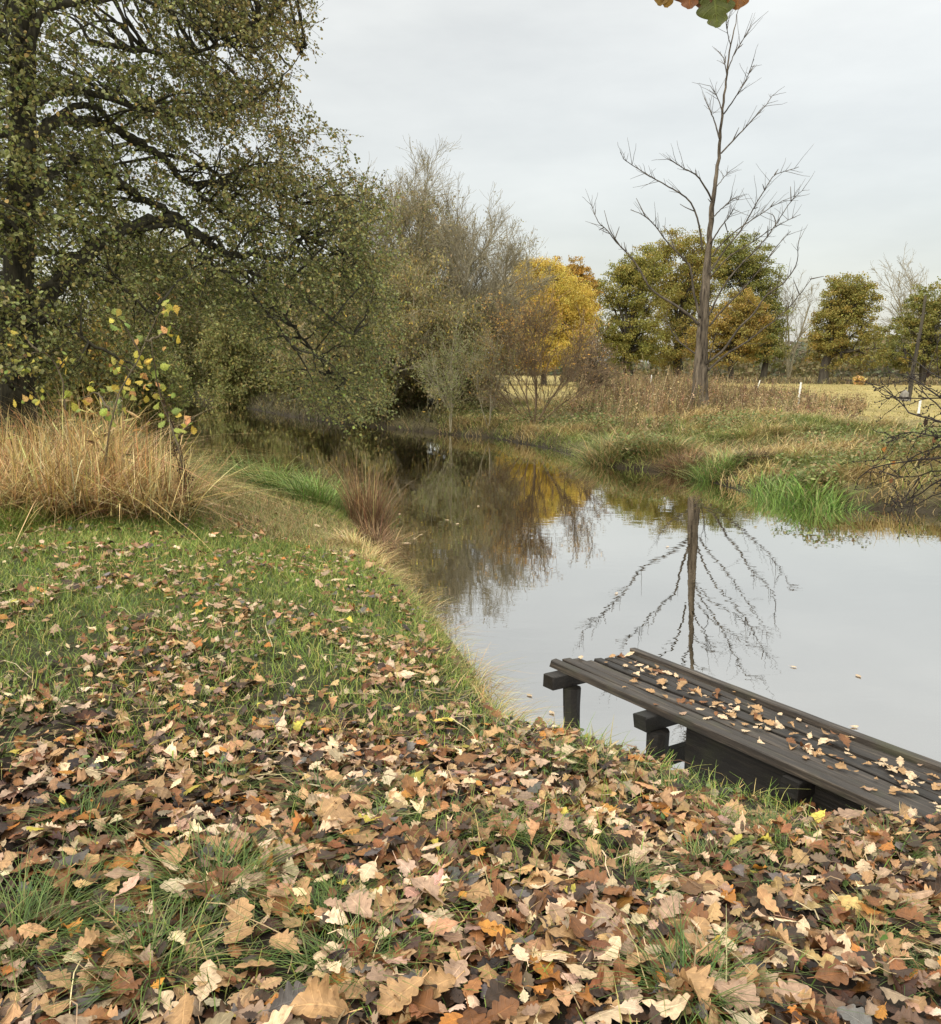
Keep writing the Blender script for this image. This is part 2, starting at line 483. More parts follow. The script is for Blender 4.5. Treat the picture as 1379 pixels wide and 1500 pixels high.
def water_mat():
    m, nt, ns, lk = new_mat('river_water')
    out = ns.new('ShaderNodeOutputMaterial')
    geo = ns.new('ShaderNodeNewGeometry')
    mp = ns.new('ShaderNodeMapping'); mp.inputs['Rotation'].default_value = (0, 0, R_(-40)); mp.inputs['Scale'].default_value = (1.0, 2.0, 1)
    lk.new(geo.outputs['Position'], mp.inputs[0])
    n1 = ns.new('ShaderNodeTexNoise'); n1.inputs['Scale'].default_value = 1.7; n1.inputs['Detail'].default_value = 3; n1.inputs['Roughness'].default_value = .5
    lk.new(mp.outputs[0], n1.inputs['Vector'])
    # patches of stirred and of calm water
    n3 = ns.new('ShaderNodeTexNoise'); n3.inputs['Scale'].default_value = .22; n3.inputs['Detail'].default_value = 2
    lk.new(geo.outputs['Position'], n3.inputs['Vector'])
    st = ns.new('ShaderNodeMapRange'); st.inputs[1].default_value = .35; st.inputs[2].default_value = .7; st.inputs[3].default_value = .35; st.inputs[4].default_value = 1.0
    lk.new(n3.outputs['Fac'], st.inputs[0])
    bp = ns.new('ShaderNodeBump'); bp.inputs['Distance'].default_value = WAVE
    lk.new(st.outputs[0], bp.inputs['Strength']); lk.new(n1.outputs['Fac'], bp.inputs['Height'])
    fr = ns.new('ShaderNodeFresnel'); fr.inputs['IOR'].default_value = 1.33
    lk.new(bp.outputs[0], fr.inputs['Normal'])
    mr = ns.new('ShaderNodeMapRange'); mr.inputs[1].default_value = .02; mr.inputs[2].default_value = .45; mr.inputs[3].default_value = .60; mr.inputs[4].default_value = .90
    lk.new(fr.outputs[0], mr.inputs[0])
    df = ns.new('ShaderNodeBsdfDiffuse'); df.inputs['Color'].default_value = (.022, .018, .01, 1)
    gl = ns.new('ShaderNodeBsdfGlossy'); gl.inputs['Roughness'].default_value = .012; gl.inputs['Color'].default_value = (.98, .965, .94, 1)
    lk.new(bp.outputs[0], gl.inputs['Normal'])
    mx = ns.new('ShaderNodeMixShader')
    lk.new(mr.outputs[0], mx.inputs[0]); lk.new(df.outputs[0], mx.inputs[1]); lk.new(gl.outputs[0], mx.inputs[2])
    lk.new(mx.outputs[0], out.inputs[0])
    return m


WAVE = .0019


# ------------------------------------------------------------------ tagging
def tag(o, label=None, cat=None, group=None, kind=None):
    if label: o['label'] = label
    if cat: o['category'] = cat
    if group: o['group'] = group
    if kind: o['kind'] = kind
    return o


def empty(name, loc):
    o = bpy.data.objects.new(name, None)
    o.empty_display_size = .2
    o.location = tuple(np.asarray(loc, float))
    col.objects.link(o)
    return o


# ------------------------------------------------------------------ river and terrain
rng = np.random.default_rng(104); random.seed(104)
crest = [(1379, 1262, .52), (1250, 1205, .5), (1100, 1168, .5), (960, 1122, .5), (860, 1072, .5), (735, 1034, .48), (700, 960, .42), (655, 888, .38),
         (612, 845, .33), (578, 805, .28), (585, 765, .18), (572, 742, .12), (505, 715, .12), (430, 690, .12), (345, 655, .12), (300, 622, .12), (276, 596, .12)]
cr = np.array([gp(x, y, z)[:2] for x, y, z in crest])
cr = np.r_[[[30, -22], [9, -3.2], [4.2, 1.2]], cr, [[-26, 62], [-45, 75]]]
tg = norm(np.gradient(cr, axis=0))
cr_shift = np.interp(cr[:, 1], [9, 13, 20, 40], [0, .6, 1.9, 2.6])
NEAR = cr + np.stack([tg[:, 1], -tg[:, 0]], -1) * np.array([.35] * 3 + [.8, .8, .75, .6, .42, .3, .16] + [.1] * (len(cr) - 10))[:, None] - np.stack([tg[:, 1], -tg[:, 0]], -1) * cr_shift[:, None]          # to the river side
far_px = [(1379, 752), (1290, 746), (1180, 742), (1090, 722), (1000, 694), (890, 684), (800, 657), (715, 641), (660, 637), (560, 627), (470, 618), (400, 606), (330, 592)]
fp = np.array([gp(x, y, 0)[:2] for x, y in far_px])
FAR = np.r_[[[52, -22], [30, -1], [14, 11.2]], fp, [[-24, 72], [-43, 85]]]
RIVER = np.r_[NEAR, FAR[::-1]]


DZ = .45
A_ = gp(807, 968, DZ); B_ = gp(1310, 1190, DZ)
u_ = norm((B_ - A_) * np.array([1, 1, 0])); v_ = np.array([-u_[1], u_[0], 0])


def dist_poly(x, y, pl):
    best = np.full(x.shape, 1e9)
    for a, b in zip(pl[:-1], pl[1:]):
        ab = b - a
        t = np.clip(((x - a[0]) * ab[0] + (y - a[1]) * ab[1]) / (ab @ ab), 0, 1)
        best = np.minimum(best, np.hypot(x - a[0] - t * ab[0], y - a[1] - t * ab[1]))
    return best


def inside(x, y, pg):
    r = np.zeros(x.shape, bool)
    j = len(pg) - 1
    for i in range(len(pg)):
        xi, yi, xj, yj = *pg[i], *pg[j]
        if yi != yj:
            r ^= ((yi > y) != (yj > y)) & (x < (xj - xi) * (y - yi) / (yj - yi) + xi)
        j = i
    return r


def terrain(x, y):
    x = np.asarray(x, float); y = np.asarray(y, float)
    dn, df = dist_poly(x, y, NEAR), dist_poly(x, y, FAR)
    inn = inside(x, y, RIVER)
    c = np.interp(y, [4, 8, 12], [.5, .36, .22])
    nz = (fbm(x * 1.3, y * 1.3, 2) - .5) * .10 + (vnoise(x * 6, y * 6, 5) - .5) * .02
    hn = c * smooth(dn / .45) + (.75 - c) * smooth((dn - .35) / 2.6) + nz * smooth(dn / 1)
    hf = .32 * smooth(df / .7) + .43 * smooth((df - .4) / 7) + (fbm(x * .8, y * .8, 9) - .5) * .42 * smooth(df / 1.5) * (1 - .6 * smooth((df - 8) / 8))
    h = np.where(dn < df, hn, hf)
    dd = np.minimum(dn, df)
    h = np.where(inn, -np.minimum(.9, .8 * dd), h)
    # the bank dips under and beside the landing stage
    du = (x - A_[0]) * u_[0] + (y - A_[1]) * u_[1]; dv = (x - A_[0]) * v_[0] + (y - A_[1]) * v_[1]
    gap = np.hypot(np.maximum(np.maximum(-du, du - 3.6), 0), np.maximum(np.maximum(-dv, dv - .6), 0))
    h = np.minimum(h, .24 + .32 * gap + .27 * smooth((du - 2.2) / .5))
    return h, dn, df, inn


def TZ(x, y):
    return terrain(x, y)[0]


def build_ground():
    rr = np.r_[0.05, np.geomspace(.4, 60, 300), np.geomspace(64, 5000, 60)]
    a1 = np.linspace(R_(50), R_(135), 420)
    a2 = np.linspace(R_(135), R_(410), 120)[1:-1]
    an = np.r_[a1, a2]
    rg, ag = np.meshgrid(rr, an, indexing='ij')
    x, y = rg * np.cos(ag), rg * np.sin(ag)
    h, dn, df, inn = terrain(x, y)
    n1 = fbm(x * .5, y * .5, 11)[..., None]
    n2 = fbm(x * 2.5, y * 2.5, 12)[..., None]
    soil = np.array([.022, .016, .011]) * (.7 + .7 * n2)
    turf = np.array([.06, .075, .028]) * (.7 + .6 * n2)
    t = smooth((y - 3.6) / 3)[..., None] * .9
    cn = soil * (1 - t) + turf * t
    path = np.array([.10, .078, .045])
    fieldc = np.array([.27, .215, .08]) * (.75 + .5 * n1)
    bank = np.array([.10, .085, .04]) * (.6 + .8 * n2)
    t = (smooth((df - 9) / 6) * smooth((x / np.maximum(y, 1) + .075) / .04) * (y > 5) + (y <= 5))[..., None]
    cf = bank * (1 - t) + fieldc * t
    c = np.where((dn < df)[..., None], cn, cf)
    mud = np.array([.03, .024, .016])
    t = (1 - smooth((np.minimum(dn, df) - .1) / .5))[..., None]
    c = c * (1 - t) + mud * t
    c = np.where(inn[..., None], mud, c)
    nr, na = x.shape
    i = np.arange(nr - 1)[:, None] * na; j = np.arange(na)[None]
    j2 = (j + 1) % na
    F = np.stack([i + j, i + na + j, i + na + j2, i + j2], -1).reshape(-1, 4)
    mb = MB().add(np.stack([x, y, h], -1), F, c.reshape(-1, 3))
    tag(mb.build('ground', ground_mat(), smooth_shade=True), kind='structure')
    w = MB().add([(-60, -40, 0), (80, -40, 0), (80, 110, 0), (-60, 110, 0)], np.array([[0, 1, 2, 3]]))
    tag(w.build('river_water', water_mat()), kind='structure')


build_ground()

# ------------------------------------------------------------------ sky and light
rng = np.random.default_rng(105); random.seed(105)
world = bpy.data.worlds.new('World'); scene.world = world
world.use_nodes = True
wn, wl = world.node_tree.nodes, world.node_tree.links
wn.clear()
wo = wn.new('ShaderNodeOutputWorld')
sky = wn.new('ShaderNodeTexSky'); sky.sky_type = 'NISHITA'; sky.sun_disc = False
SUN_EL, SUN_AZ = R_(30), R_(212)           # azimuth clockwise from +Y: behind the camera, to its left
sky.sun_elevation = SUN_EL; sky.sun_rotation = SUN_AZ
sky.air_density = 1.0; sky.dust_density = 3.0
b1 = wn.new('ShaderNodeBackground'); b1.inputs[1].default_value = .05
wl.new(sky.outputs[0], b1.inputs[0])
tc = wn.new('ShaderNodeTexCoord')
sp = wn.new('ShaderNodeSeparateXYZ'); wl.new(tc.outputs['Generated'], sp.inputs[0])
rp = wn.new('ShaderNodeValToRGB')
e = rp.color_ramp.elements
SKY = [(0.0, .62), (.08, .63), (.2, .68), (.34, .78), (.5, 1.0), (.75, 2.0), (1.0, 2.9)]
e[0].position = 0; e[1].position = 1
for p_, v in SKY[1:-1]: e.new(p_)
for el, (p_, v) in zip(sorted(e, key=lambda q: q.position), SKY):
    el.color = (v / 3, v / 3 * .98, v / 3 * .89, 1)
wl.new(sp.outputs[2], rp.inputs[0])
mp = wn.new('ShaderNodeMapping'); mp.inputs['Scale'].default_value = (1.2, 1.2, 4.0)
wl.new(tc.outputs['Generated'], mp.inputs[0])
cn = wn.new('ShaderNodeTexNoise'); cn.inputs['Scale'].default_value = 2.2; cn.inputs['Detail'].default_value = 6; cn.inputs['Roughness'].default_value = .55
wl.new(mp.outputs[0], cn.inputs['Vector'])
cm = wn.new('ShaderNodeMapRange'); cm.inputs[1].default_value = .3; cm.inputs[2].default_value = .7; cm.inputs[3].default_value = .85 * 3; cm.inputs[4].default_value = 1.11 * 3
wl.new(cn.outputs['Fac'], cm.inputs[0])
b2 = wn.new('ShaderNodeBackground')
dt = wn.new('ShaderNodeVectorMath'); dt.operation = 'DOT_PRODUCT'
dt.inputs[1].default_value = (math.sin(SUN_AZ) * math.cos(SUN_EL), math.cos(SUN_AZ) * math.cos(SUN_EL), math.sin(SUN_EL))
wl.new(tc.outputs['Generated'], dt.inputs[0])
gm = wn.new('ShaderNodeMapRange'); gm.interpolation_type = 'SMOOTHSTEP'; gm.inputs[1].default_value = .1; gm.inputs[2].default_value = 1.0; gm.inputs[3].default_value = 1.0; gm.inputs[4].default_value = 1.7  # sky gain around the sun, added out of view to light the trees frontally
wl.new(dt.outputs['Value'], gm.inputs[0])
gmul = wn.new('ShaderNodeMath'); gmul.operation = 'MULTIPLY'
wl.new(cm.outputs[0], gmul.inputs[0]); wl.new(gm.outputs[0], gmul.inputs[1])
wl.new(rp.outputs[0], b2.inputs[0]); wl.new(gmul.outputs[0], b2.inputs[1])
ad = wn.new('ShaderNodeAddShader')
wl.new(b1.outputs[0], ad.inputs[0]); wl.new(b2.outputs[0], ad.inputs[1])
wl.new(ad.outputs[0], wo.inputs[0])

sd = bpy.data.lights.new('sun', 'SUN'); sd.energy = 1.5; sd.angle = R_(18); sd.color = (1, .93, .82)
so = bpy.data.objects.new('sun', sd); col.objects.link(so)
sdir = Vector((math.sin(SUN_AZ) * math.cos(SUN_EL), math.cos(SUN_AZ) * math.cos(SUN_EL), math.sin(SUN_EL)))
so.rotation_euler = sdir.to_track_quat('Z', 'Y').to_euler()
vs = scene.view_settings
vs.view_transform = 'Standard'; vs.look = 'None'; vs.gamma = 1; vs.exposure = 0; vs.use_curve_mapping = False
scene.cycles.max_bounces = 6
scene.cycles.transparent_max_bounces = 4

# ------------------------------------------------------------------ fallen leaves
rng = np.random.default_rng(106); random.seed(106)
LEAF_KINDS = [   # (colour word, colour, share)
    ('tan', (.35, .21, .098), 28), ('pale', (.52, .385, .245), 17), ('pinkish', (.32, .21, .14), 18), ('russet brown', (.175, .075, .028), 24),
    ('dark brown', (.045, .028, .018), 15), ('orange', (.36, .15, .03), 4), ('grey', (.10, .088, .08), 4), ('yellow', (.40, .32, .055), 1.2)]
LK_W = np.array([k[2] for k in LEAF_KINDS], float)
LK_C = np.array([k[1] for k in LEAF_KINDS], float)
OAKS = [proto_oak(25, 3, s, lobes=random.uniform(4.0, 5.8), curl=random.choice([.4, .7, 1.0, 1.5, 2.2]), width=random.uniform(.25, .33)) for s in range(24)]
OAKS_HI = [proto_oak(41, 7, s + 50, lobes=random.uniform(3.6, 5.0), curl=random.choice([.4, .6, .9, 1.4, 1.8]), width=random.uniform(.26, .33)) for s in range(12)]


def leaf_density(x, y, dn):
    d = np.interp(np.hypot(x, y), [0, 2.6, 3.4, 4.2, 5, 6.2, 8, 10, 13], [880, 820, 800, 640, 440, 270, 150, 80, 0])
    fl = np.interp(np.hypot(x, y), [3, 5], [.5, .08])
    d = d * (fl + (1.5 - fl * .6) * smooth((fbm(x * 2.0, y * 2.0, 21) - .32) / .32))
    d = d * np.interp(x + .12 * y, [-6, -1.5, .5], [.55, .8, 1.0])
    return d * np.clip((dn - .12) / .35, 0, 1)


def sample_ground(n, x0, x1, y0, y1, dens, dmax):
    x = rng.uniform(x0, x1, n); y = rng.uniform(y0, y1, n)
    h, dn, df, inn = terrain(x, y)
    k = (~inn) & (rng.random(n) < dens(x, y, dn, df) / dmax)
    return np.stack([x[k], y[k], h[k]], -1), dn[k], df[k]


# region: a wedge wide enough for a step to the side
def near_only(f):
    return lambda x, y, dn, df: np.where((dn < df) & (np.abs(x) < 2.2 + y * .85), f(x, y, dn), 0)


area = 16 * 14
pts, dn_, _ = sample_ground(int(area * 1500), -10, 6, .6, 14.6, near_only(leaf_density), 1500)
n = len(pts)
nrm = norm(np.stack([rng.normal(0, .27, n), rng.normal(0, .27, n), np.ones(n)], -1))
yaw = rng.uniform(0, 2 * np.pi, n)
fw = np.stack([np.cos(yaw), np.sin(yaw), np.zeros(n)], -1)
fw = norm(fw - nrm * (fw * nrm).sum(-1, keepdims=True))
M = frames(fw, nrm)
sz = np.clip(rng.lognormal(math.log(.070), .33, n) * np.interp(np.hypot(pts[:, 0], pts[:, 1]), [2.2, 3.2, 5], [1.15, .95, .85]), .03, .15)
kinds = rng.choice(len(LK_W), n, p=LK_W / LK_W.sum())
cl = np.clip(LK_C[kinds] * (1 + rng.normal(0, .26, (n, 1))) * (1 + rng.normal(0, .05, (n, 3))), .01, .85)
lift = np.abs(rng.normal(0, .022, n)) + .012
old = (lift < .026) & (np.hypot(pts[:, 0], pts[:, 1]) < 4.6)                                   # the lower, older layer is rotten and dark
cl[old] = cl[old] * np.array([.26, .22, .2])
lift += .035 * smooth((np.hypot(pts[:, 0], pts[:, 1]) - 4) / 3) * rng.random(n)
pts[:, 2] += lift
pts -= M[:, :, 0] * (sz * .5)[:, None]
px, py, dz = proj(pts + M[:, :, 0] * (sz * .5)[:, None])
vis = (px > 5) & (px < W_PX - 5) & (py < H_PX - 8) & (py > 0)
score = np.where(vis, sz / dz * (1 + lift * 8), 0)
order = np.argsort(-score)
solo = order[:186]
rest = np.setdiff1d(np.arange(n), solo)
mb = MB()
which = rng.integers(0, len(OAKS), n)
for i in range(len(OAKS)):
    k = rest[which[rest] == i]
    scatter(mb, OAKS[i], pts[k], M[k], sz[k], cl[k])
ne = 90
ue = rng.beta(1.7, 1.0, ne) * 2.8; ve = np.clip(rng.normal(.33, .15, ne), .02, .53)
pe = np.array([A_[0], A_[1], 0]) + u_ * ue[:, None] + v_ * ve[:, None] + np.array([0, 0, DZ + .01]) + np.c_[np.zeros((ne, 2)), rng.random(ne) * .008]
ye = rng.uniform(0, 6.28, ne); ke = rng.choice([0, 1, 2, 3], ne, p=[.35, .3, .2, .15])
for i in range(3):
    k = np.arange(ne) % 3 == i
    scatter(mb, OAKS[i * 5], pe[k], frames(np.stack([np.cos(ye), np.sin(ye), 0 * ye], -1)[k], norm(rng.normal(0, .14, (k.sum(), 3)) + [0, 0, 1])), rng.uniform(.028, .055, k.sum()), LK_C[ke[k]])
tag(mb.build('fallen_leaves', M_LITTER, smooth_shade=True), 'brown and tan oak leaf litter strewn over the near bank', 'leaf litter', kind='stuff')

# the leaves that show largest: one object each
leaf_mesh = {}
for ki, (word, c, _) in enumerate(LEAF_KINDS):
    for v in range(4):
        p = OAKS_HI[(ki * 5 + v * 3) % len(OAKS_HI)]
        cc = np.clip(np.array(c) * (1 + random.uniform(-.2, .2)), .01, .85)
        leaf_mesh[ki, v] = MB().add(p[0], p[1], cc, p[2])


leaf_src = {}


def put_leaf(pos, Mx, s, ki, label, group, v=None, name='oak_leaf'):
    v = random.randrange(4) if v is None else v
    if (ki, v) not in leaf_src:
        o = leaf_mesh[ki, v].build(name, M_LITTER, smooth_shade=True)
        leaf_src[ki, v] = o
    else:
        o = leaf_src[ki, v].copy(); o.name = name
        col.objects.link(o)
    m4 = np.eye(4); m4[:3, :3] = Mx * s; m4[:3, 3] = pos
    o.matrix_world = Matrix(m4.tolist())
    tag(o, label, 'leaf', group)
    return o


for i in solo:
    w = LEAF_KINDS[kinds[i]][0]
    put_leaf(pts[i], M[i], sz[i], kinds[i], f'{w} lobed oak leaf lying in the litter on the near bank', f'{w} oak leaves in the litter')

# ------------------------------------------------------------------ landing stage
rng = np.random.default_rng(107); random.seed(107)
yaw_d = math.atan2(u_[1], u_[0])
dock = empty('landing_stage', (A_[0], A_[1], 0)); dock.rotation_euler = (0, 0, yaw_d)
tag(dock, 'narrow weathered plank landing stage reaching from the leafy bank over the river', 'landing stage')


def board(u0, u1, v0, v1, z0, z1, seg=14, warp=.004, end_j=.014):
    """an uneven board along u with chamfered top edges"""
    us = np.linspace(u0, u1, seg)
    V, F = [], []
    ch = min(.006, (v1 - v0) * .15)
    ph = random.uniform(0, 9)
    for i, u in enumerate(us):
        dv = warp * math.sin(u * 3.1 + ph) + random.uniform(-.0012, .0012)
        dz = warp * .8 * math.sin(u * 2.3 + ph * 1.7) + random.uniform(-.001, .001)
        e = [random.uniform(-end_j, end_j) if i in (0, seg - 1) else 0 for _ in range(6)]
        ring = [(v0, z0), (v1, z0), (v1, z1 - ch), (v1 - ch, z1), (v0 + ch, z1), (v0, z1 - ch)]
        for q, (v, z) in enumerate(ring):
            V.append((u + e[q], v + dv, z + dz))
    for i in range(seg - 1):
        for q in range(6):
            a, b = i * 6 + q, i * 6 + (q + 1) % 6
            F.append((a, b, b + 6, a + 6))
    V = np.array(V)
    return V, [np.array(F), np.array([[5, 4, 3, 2, 1, 0]]), np.array([[(seg - 1) * 6 + q for q in range(6)]])]


def dpart(name, vf, mat, extra=None):
    m = MB().add(*vf)
    if extra: m.add(*extra)
    return m.build(name, mat, dock)


# deck planks, run lengthwise, ends staggered
pw = .54 / 8
for i in range(8):
    u0 = .03 * random.uniform(-.4, .4) + .18 * (i / 7)
    dpart('plank', board(u0, 3.6, i * pw + .0045, (i + 1) * pw - .0055, DZ - .042 + random.uniform(-.004, .004), DZ + random.uniform(-.009, .007), 30, .006), M_WOOD)
dpart('edge_board', board(.16, 3.6, .545, .595, DZ - .03, DZ + .035, 26), M_WOOD)
# cross beams
for (uc, v0, v1, z0, z1) in ((.11, -.10, .62, DZ - .135, DZ - .048), (.93, -.085, .62, DZ - .135, DZ - .048), (1.9, -.03, .62, DZ - .135, DZ - .048)):
    V, F = board(v0, v1, -.05, .05, z0, z1, 10, .004, .012)
    V = np.stack([uc - V[:, 1], V[:, 0], V[:, 2]], -1)
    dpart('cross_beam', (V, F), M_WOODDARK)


def post(u, v, r, z0, z1, lean=0):
    P = np.array([[u + lean * t, v + .01 * math.sin(5 * t), z0 + (z1 - z0) * t] for t in np.linspace(0, 1, 8)])
    m = MB(); tubes(m, P, np.full(8, r) * rng.uniform(.94, 1.06, 8), 9)
    m.build('post', M_WOODDARK, dock)


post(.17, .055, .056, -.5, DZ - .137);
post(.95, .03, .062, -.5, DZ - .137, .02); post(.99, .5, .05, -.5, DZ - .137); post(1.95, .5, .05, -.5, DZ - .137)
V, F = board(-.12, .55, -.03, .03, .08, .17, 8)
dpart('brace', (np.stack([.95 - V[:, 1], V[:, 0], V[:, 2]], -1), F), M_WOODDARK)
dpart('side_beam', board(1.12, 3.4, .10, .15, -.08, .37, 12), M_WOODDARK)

# leaves lying on the planks
nd = 98
u = rng.beta(1.25, 1.0, nd) * 2.7 + .05
v = rng.uniform(.03, .52, nd) * .6 + np.clip(rng.normal(.38, .12, nd), .03, .52) * .4
words_d = {'tan': 0, 'pale': 1, 'russet brown': 3}
for i in range(nd):
    p = np.array([A_[0], A_[1], 0]) + u_ * u[i] + v_ * v[i] + np.array([0, 0, DZ + .012 + .012 * rng.random()])
    ki = int(rng.choice([0, 0, 1, 1, 3]))
    w = LEAF_KINDS[ki][0]
    nr = norm(np.array([rng.normal(0, .22), rng.normal(0, .22) - .12, 1])); yw = rng.uniform(0, 6.28)
    f = np.array([math.cos(yw), math.sin(yw), 0]); f = norm(f - nr * (f @ nr))
    put_leaf(p, frames(f[None], nr[None])[0], float(np.clip(rng.normal(.066, .02), .03, .105)), ki,
             f'{w} oak leaf lying on the dark planks of the landing stage', f'{w} oak leaves on the landing stage')

# leaves floating on the river
floats = [(1157, 975, .06), (1262, 992, .07), (1245, 1064, .06), (780, 1020, .06), (812, 1046, .06), (588, 795, .13), (604, 788, .07), (613, 783, .07), (652, 761, .08), (668, 768, .08), (585, 752, .08), (700, 742, .08), (980, 800, .07), (905, 868, .06)]
for i, (x, y, s) in enumerate(floats):
    p = gp(x, y, .008)
    yw = rng.uniform(0, 6.28); f = np.array([math.cos(yw), math.sin(yw), 0.])
    put_leaf(p, frames(f[None], np.array([[0, 0, 1.]]))[0] @ np.diag([1, 1, .25]), s, 1, 'pale oak leaf floating flat on the still river', 'oak leaves floating on the river')

# ------------------------------------------------------------------ near grass
rng = np.random.default_rng(108); random.seed(108)
GREENS = [(.14, .20, .032), (.20, .245, .045), (.085, .135, .026), (.26, .25, .07), (.40, .31, .12)]
TUFTS = [(.075, .12, .028), (.11, .15, .036), (.055, .09, .024), (.17, .18, .06), (.3, .24, .11)]


def turf_density(x, y, dn):
    d = np.interp(np.hypot(x, y), [0, 3, 5, 7, 9, 12, 16], [500, 650, 1100, 1700, 1900, 1500, 900])
    g = fbm(x * 2.2 + 3, y * 2.2, 31)
    thr = np.interp(np.hypot(x, y) - .25 * x, [2, 3.5, 4.5, 6, 8, 10], [.56, .48, .33, .2, .1, .05])
    return d * smooth((g - thr) / .12) * 1.3 * np.clip(dn / .2, 0, 1)


pts, dn_, _ = sample_ground(int(15.5 * 15 * 2500), -10, 5.5, .6, 15.6, near_only(turf_density), 2500)
n = len(pts)
far_ = np.clip((pts[:, 1] - 3) / 8, 0, 1)
h = rng.gamma(4, .0125, n) * (.6 + .9 * fbm(pts[:, 0] * 1.5, pts[:, 1] * 1.5, 33)) + .02
mb = MB()
cg = pick(GREENS, [34, 26, 22, 12, 8], n, .18) * (.8 + .5 * fbm(pts[:, 0] * .9, pts[:, 1] * .9, 36))[:, None]
sp_px, sp_py, _ = proj(pts)
SLOPE = np.array([(270, 690), (330, 660), (440, 730), (525, 780), (560, 830), (430, 800), (300, 775)], float)
dry_ = inside(sp_px, sp_py, SLOPE) & (rng.random(n) < .72)
cg[dry_] = pick([(.38, .28, .13), (.3, .22, .10), (.26, .24, .09)], [3, 2, 2], n, .2)[dry_]
blades(mb, pts, h, rng.uniform(.0025, .0045, n) * (1 + .7 * far_), rng.uniform(.1, 1.0, n), rng.uniform(0, 6.28, n), cg, 3, rng.uniform(0, .5, n))


def tuft_blades(mb, c, rad, nb, hh, cols, wts, bend=(.2, 1.0), width=(.003, .005), seg=4, lean=.5, jit=.15):
    a = rng.uniform(0, 6.28, nb); r = rad * np.sqrt(rng.random(nb))
    x, y = c[0] + r * np.cos(a), c[1] + r * np.sin(a)
    P = np.stack([x, y, TZ(x, y) - .01], -1)
    blades(mb, P, hh * rng.uniform(.4, 1.15, nb), rng.uniform(*width, nb), rng.uniform(*bend, nb), a + rng.normal(0, .95, nb), pick(cols, wts, nb, jit + .06), seg, lean * r / rad * rng.uniform(.1, 1.3, nb))


# tufts that poke out of the litter in front
for (x, y, hh, nb, rad) in [(320, 1330, .2, 330, .11), (25, 1420, .2, 260, .12), (230, 1465, .19, 200, .10), (470, 1180, .14, 150, .09), (1010, 1490, .2, 200, .08), (660, 1225, .13, 150, .1),
                            (740, 1225, .13, 120, .08), (130, 1240, .14, 150, .1), (330, 1160, .14, 140, .09), (590, 1170, .12, 120, .08), (905, 1290, .12, 130, .09), (1130, 1190, .13, 120, .08),
                            (1310, 1210, .14, 120, .08), (520, 1460, .15, 150, .09), (60, 1090, .13, 160, .12), (440, 1260, .12, 100, .07), (1290, 1330, .12, 110, .08), (810, 1180, .12, 100, .08),
                            (1050, 1240, .11, 100, .08), (880, 1110, .14, 110, .08), (990, 1130, .15, 120, .07), (1060, 1165, .12, 110, .08), (1140, 1170, .13, 110, .07), (720, 1060, .14, 130, .09), (800, 1090, .12, 110, .08)]:
    c = gp(x, y, .66 if y > 1150 else .6)
    tuft_blades(mb, c, rad * 1.15, int(nb * 1.3), hh, TUFTS, [34, 30, 22, 10, 8], (.3, 1.6), (.0022, .0042))
for _ in range(46):
    x, y = rng.uniform(0, 1379), rng.uniform(1060, 1480)
    if y < 1080 + max(0, x - 700) * .22: continue
    tuft_blades(mb, gp(x, y, .68), rng.uniform(.05, .11), int(rng.uniform(50, 130)), rng.uniform(.07, .13), TUFTS, [34, 30, 22, 10, 8], (.3, 1.6), (.0024, .0045))
# bank edge fringe
NFR = 9000
e0 = interp_path(np.c_[NEAR[2:16], np.zeros(14)], 900)[:, :2]
ti = rng.integers(0, 900, 9000)
off = rng.normal(-.32, .16, 9000)
tgv = norm(np.gradient(e0, axis=0))
nx = np.stack([tgv[:, 1], -tgv[:, 0]], -1)
q = e0[ti] + nx[ti] * off[:, None] + rng.normal(0, .05, (9000, 2))
h_, d1, d2, inn = terrain(q[:, 0], q[:, 1])
gapd = np.hypot(np.maximum(-((q - A_[:2]) @ u_[:2]), 0), np.maximum(np.maximum(-((q - A_[:2]) @ v_[:2]), (q - A_[:2]) @ v_[:2] - .6), 0))
k = ~inn & (h_ > .02) & ((gapd > .55) | (rng.random(len(q)) < .16))
q, h_ = q[k], h_[k]; n = len(q)
ang = np.arctan2(nx[ti][k][:, 1], nx[ti][k][:, 0]) + rng.normal(0, .8, n)
blades(mb, np.c_[q, h_ - .01], rng.gamma(2.5, .024, n) + .02, rng.uniform(.0025, .006, n), rng.uniform(.3, 1.5, n), ang,
       pick(GREENS + [(.36, .27, .13), (.28, .19, .08), (.12, .08, .04)], [20, 16, 16, 12, 14, 16, 12, 8], n, .22), 4, rng.uniform(.1, .8, n))
tag(mb.build('grass', M_GRASS), 'short green grass growing through the leaf litter on the near bank', 'grass', kind='stuff')

# small broad-leaved weeds and moss in the turf
mb = MB()
w_, _, _ = sample_ground(90000, -10, 5.5, 1.5, 14, near_only(lambda x, y, dn: smooth((fbm(x * 2.6, y * 2.6, 38) - .45) / .15) * np.clip(dn / .3, 0, 1)), 1.6)
n = len(w_)
w_[:, 2] += rng.uniform(.005, .05, n)
scatter(mb, proto_round(.38), w_, frames(rdir(n) * [1, 1, .4], norm(rng.normal(0, .4, (n, 3)) + [0, 0, 1])), rng.uniform(.012, .035, n), pick([(.09, .13, .035), (.13, .17, .05), (.2, .19, .06), (.2, .13, .06)], [4, 4, 2, 3], n, .2))
tag(mb.build('turf_weeds', M_LEAF), 'small broad-leaved weeds and bits in the turf of the near bank', 'weeds', kind='stuff')

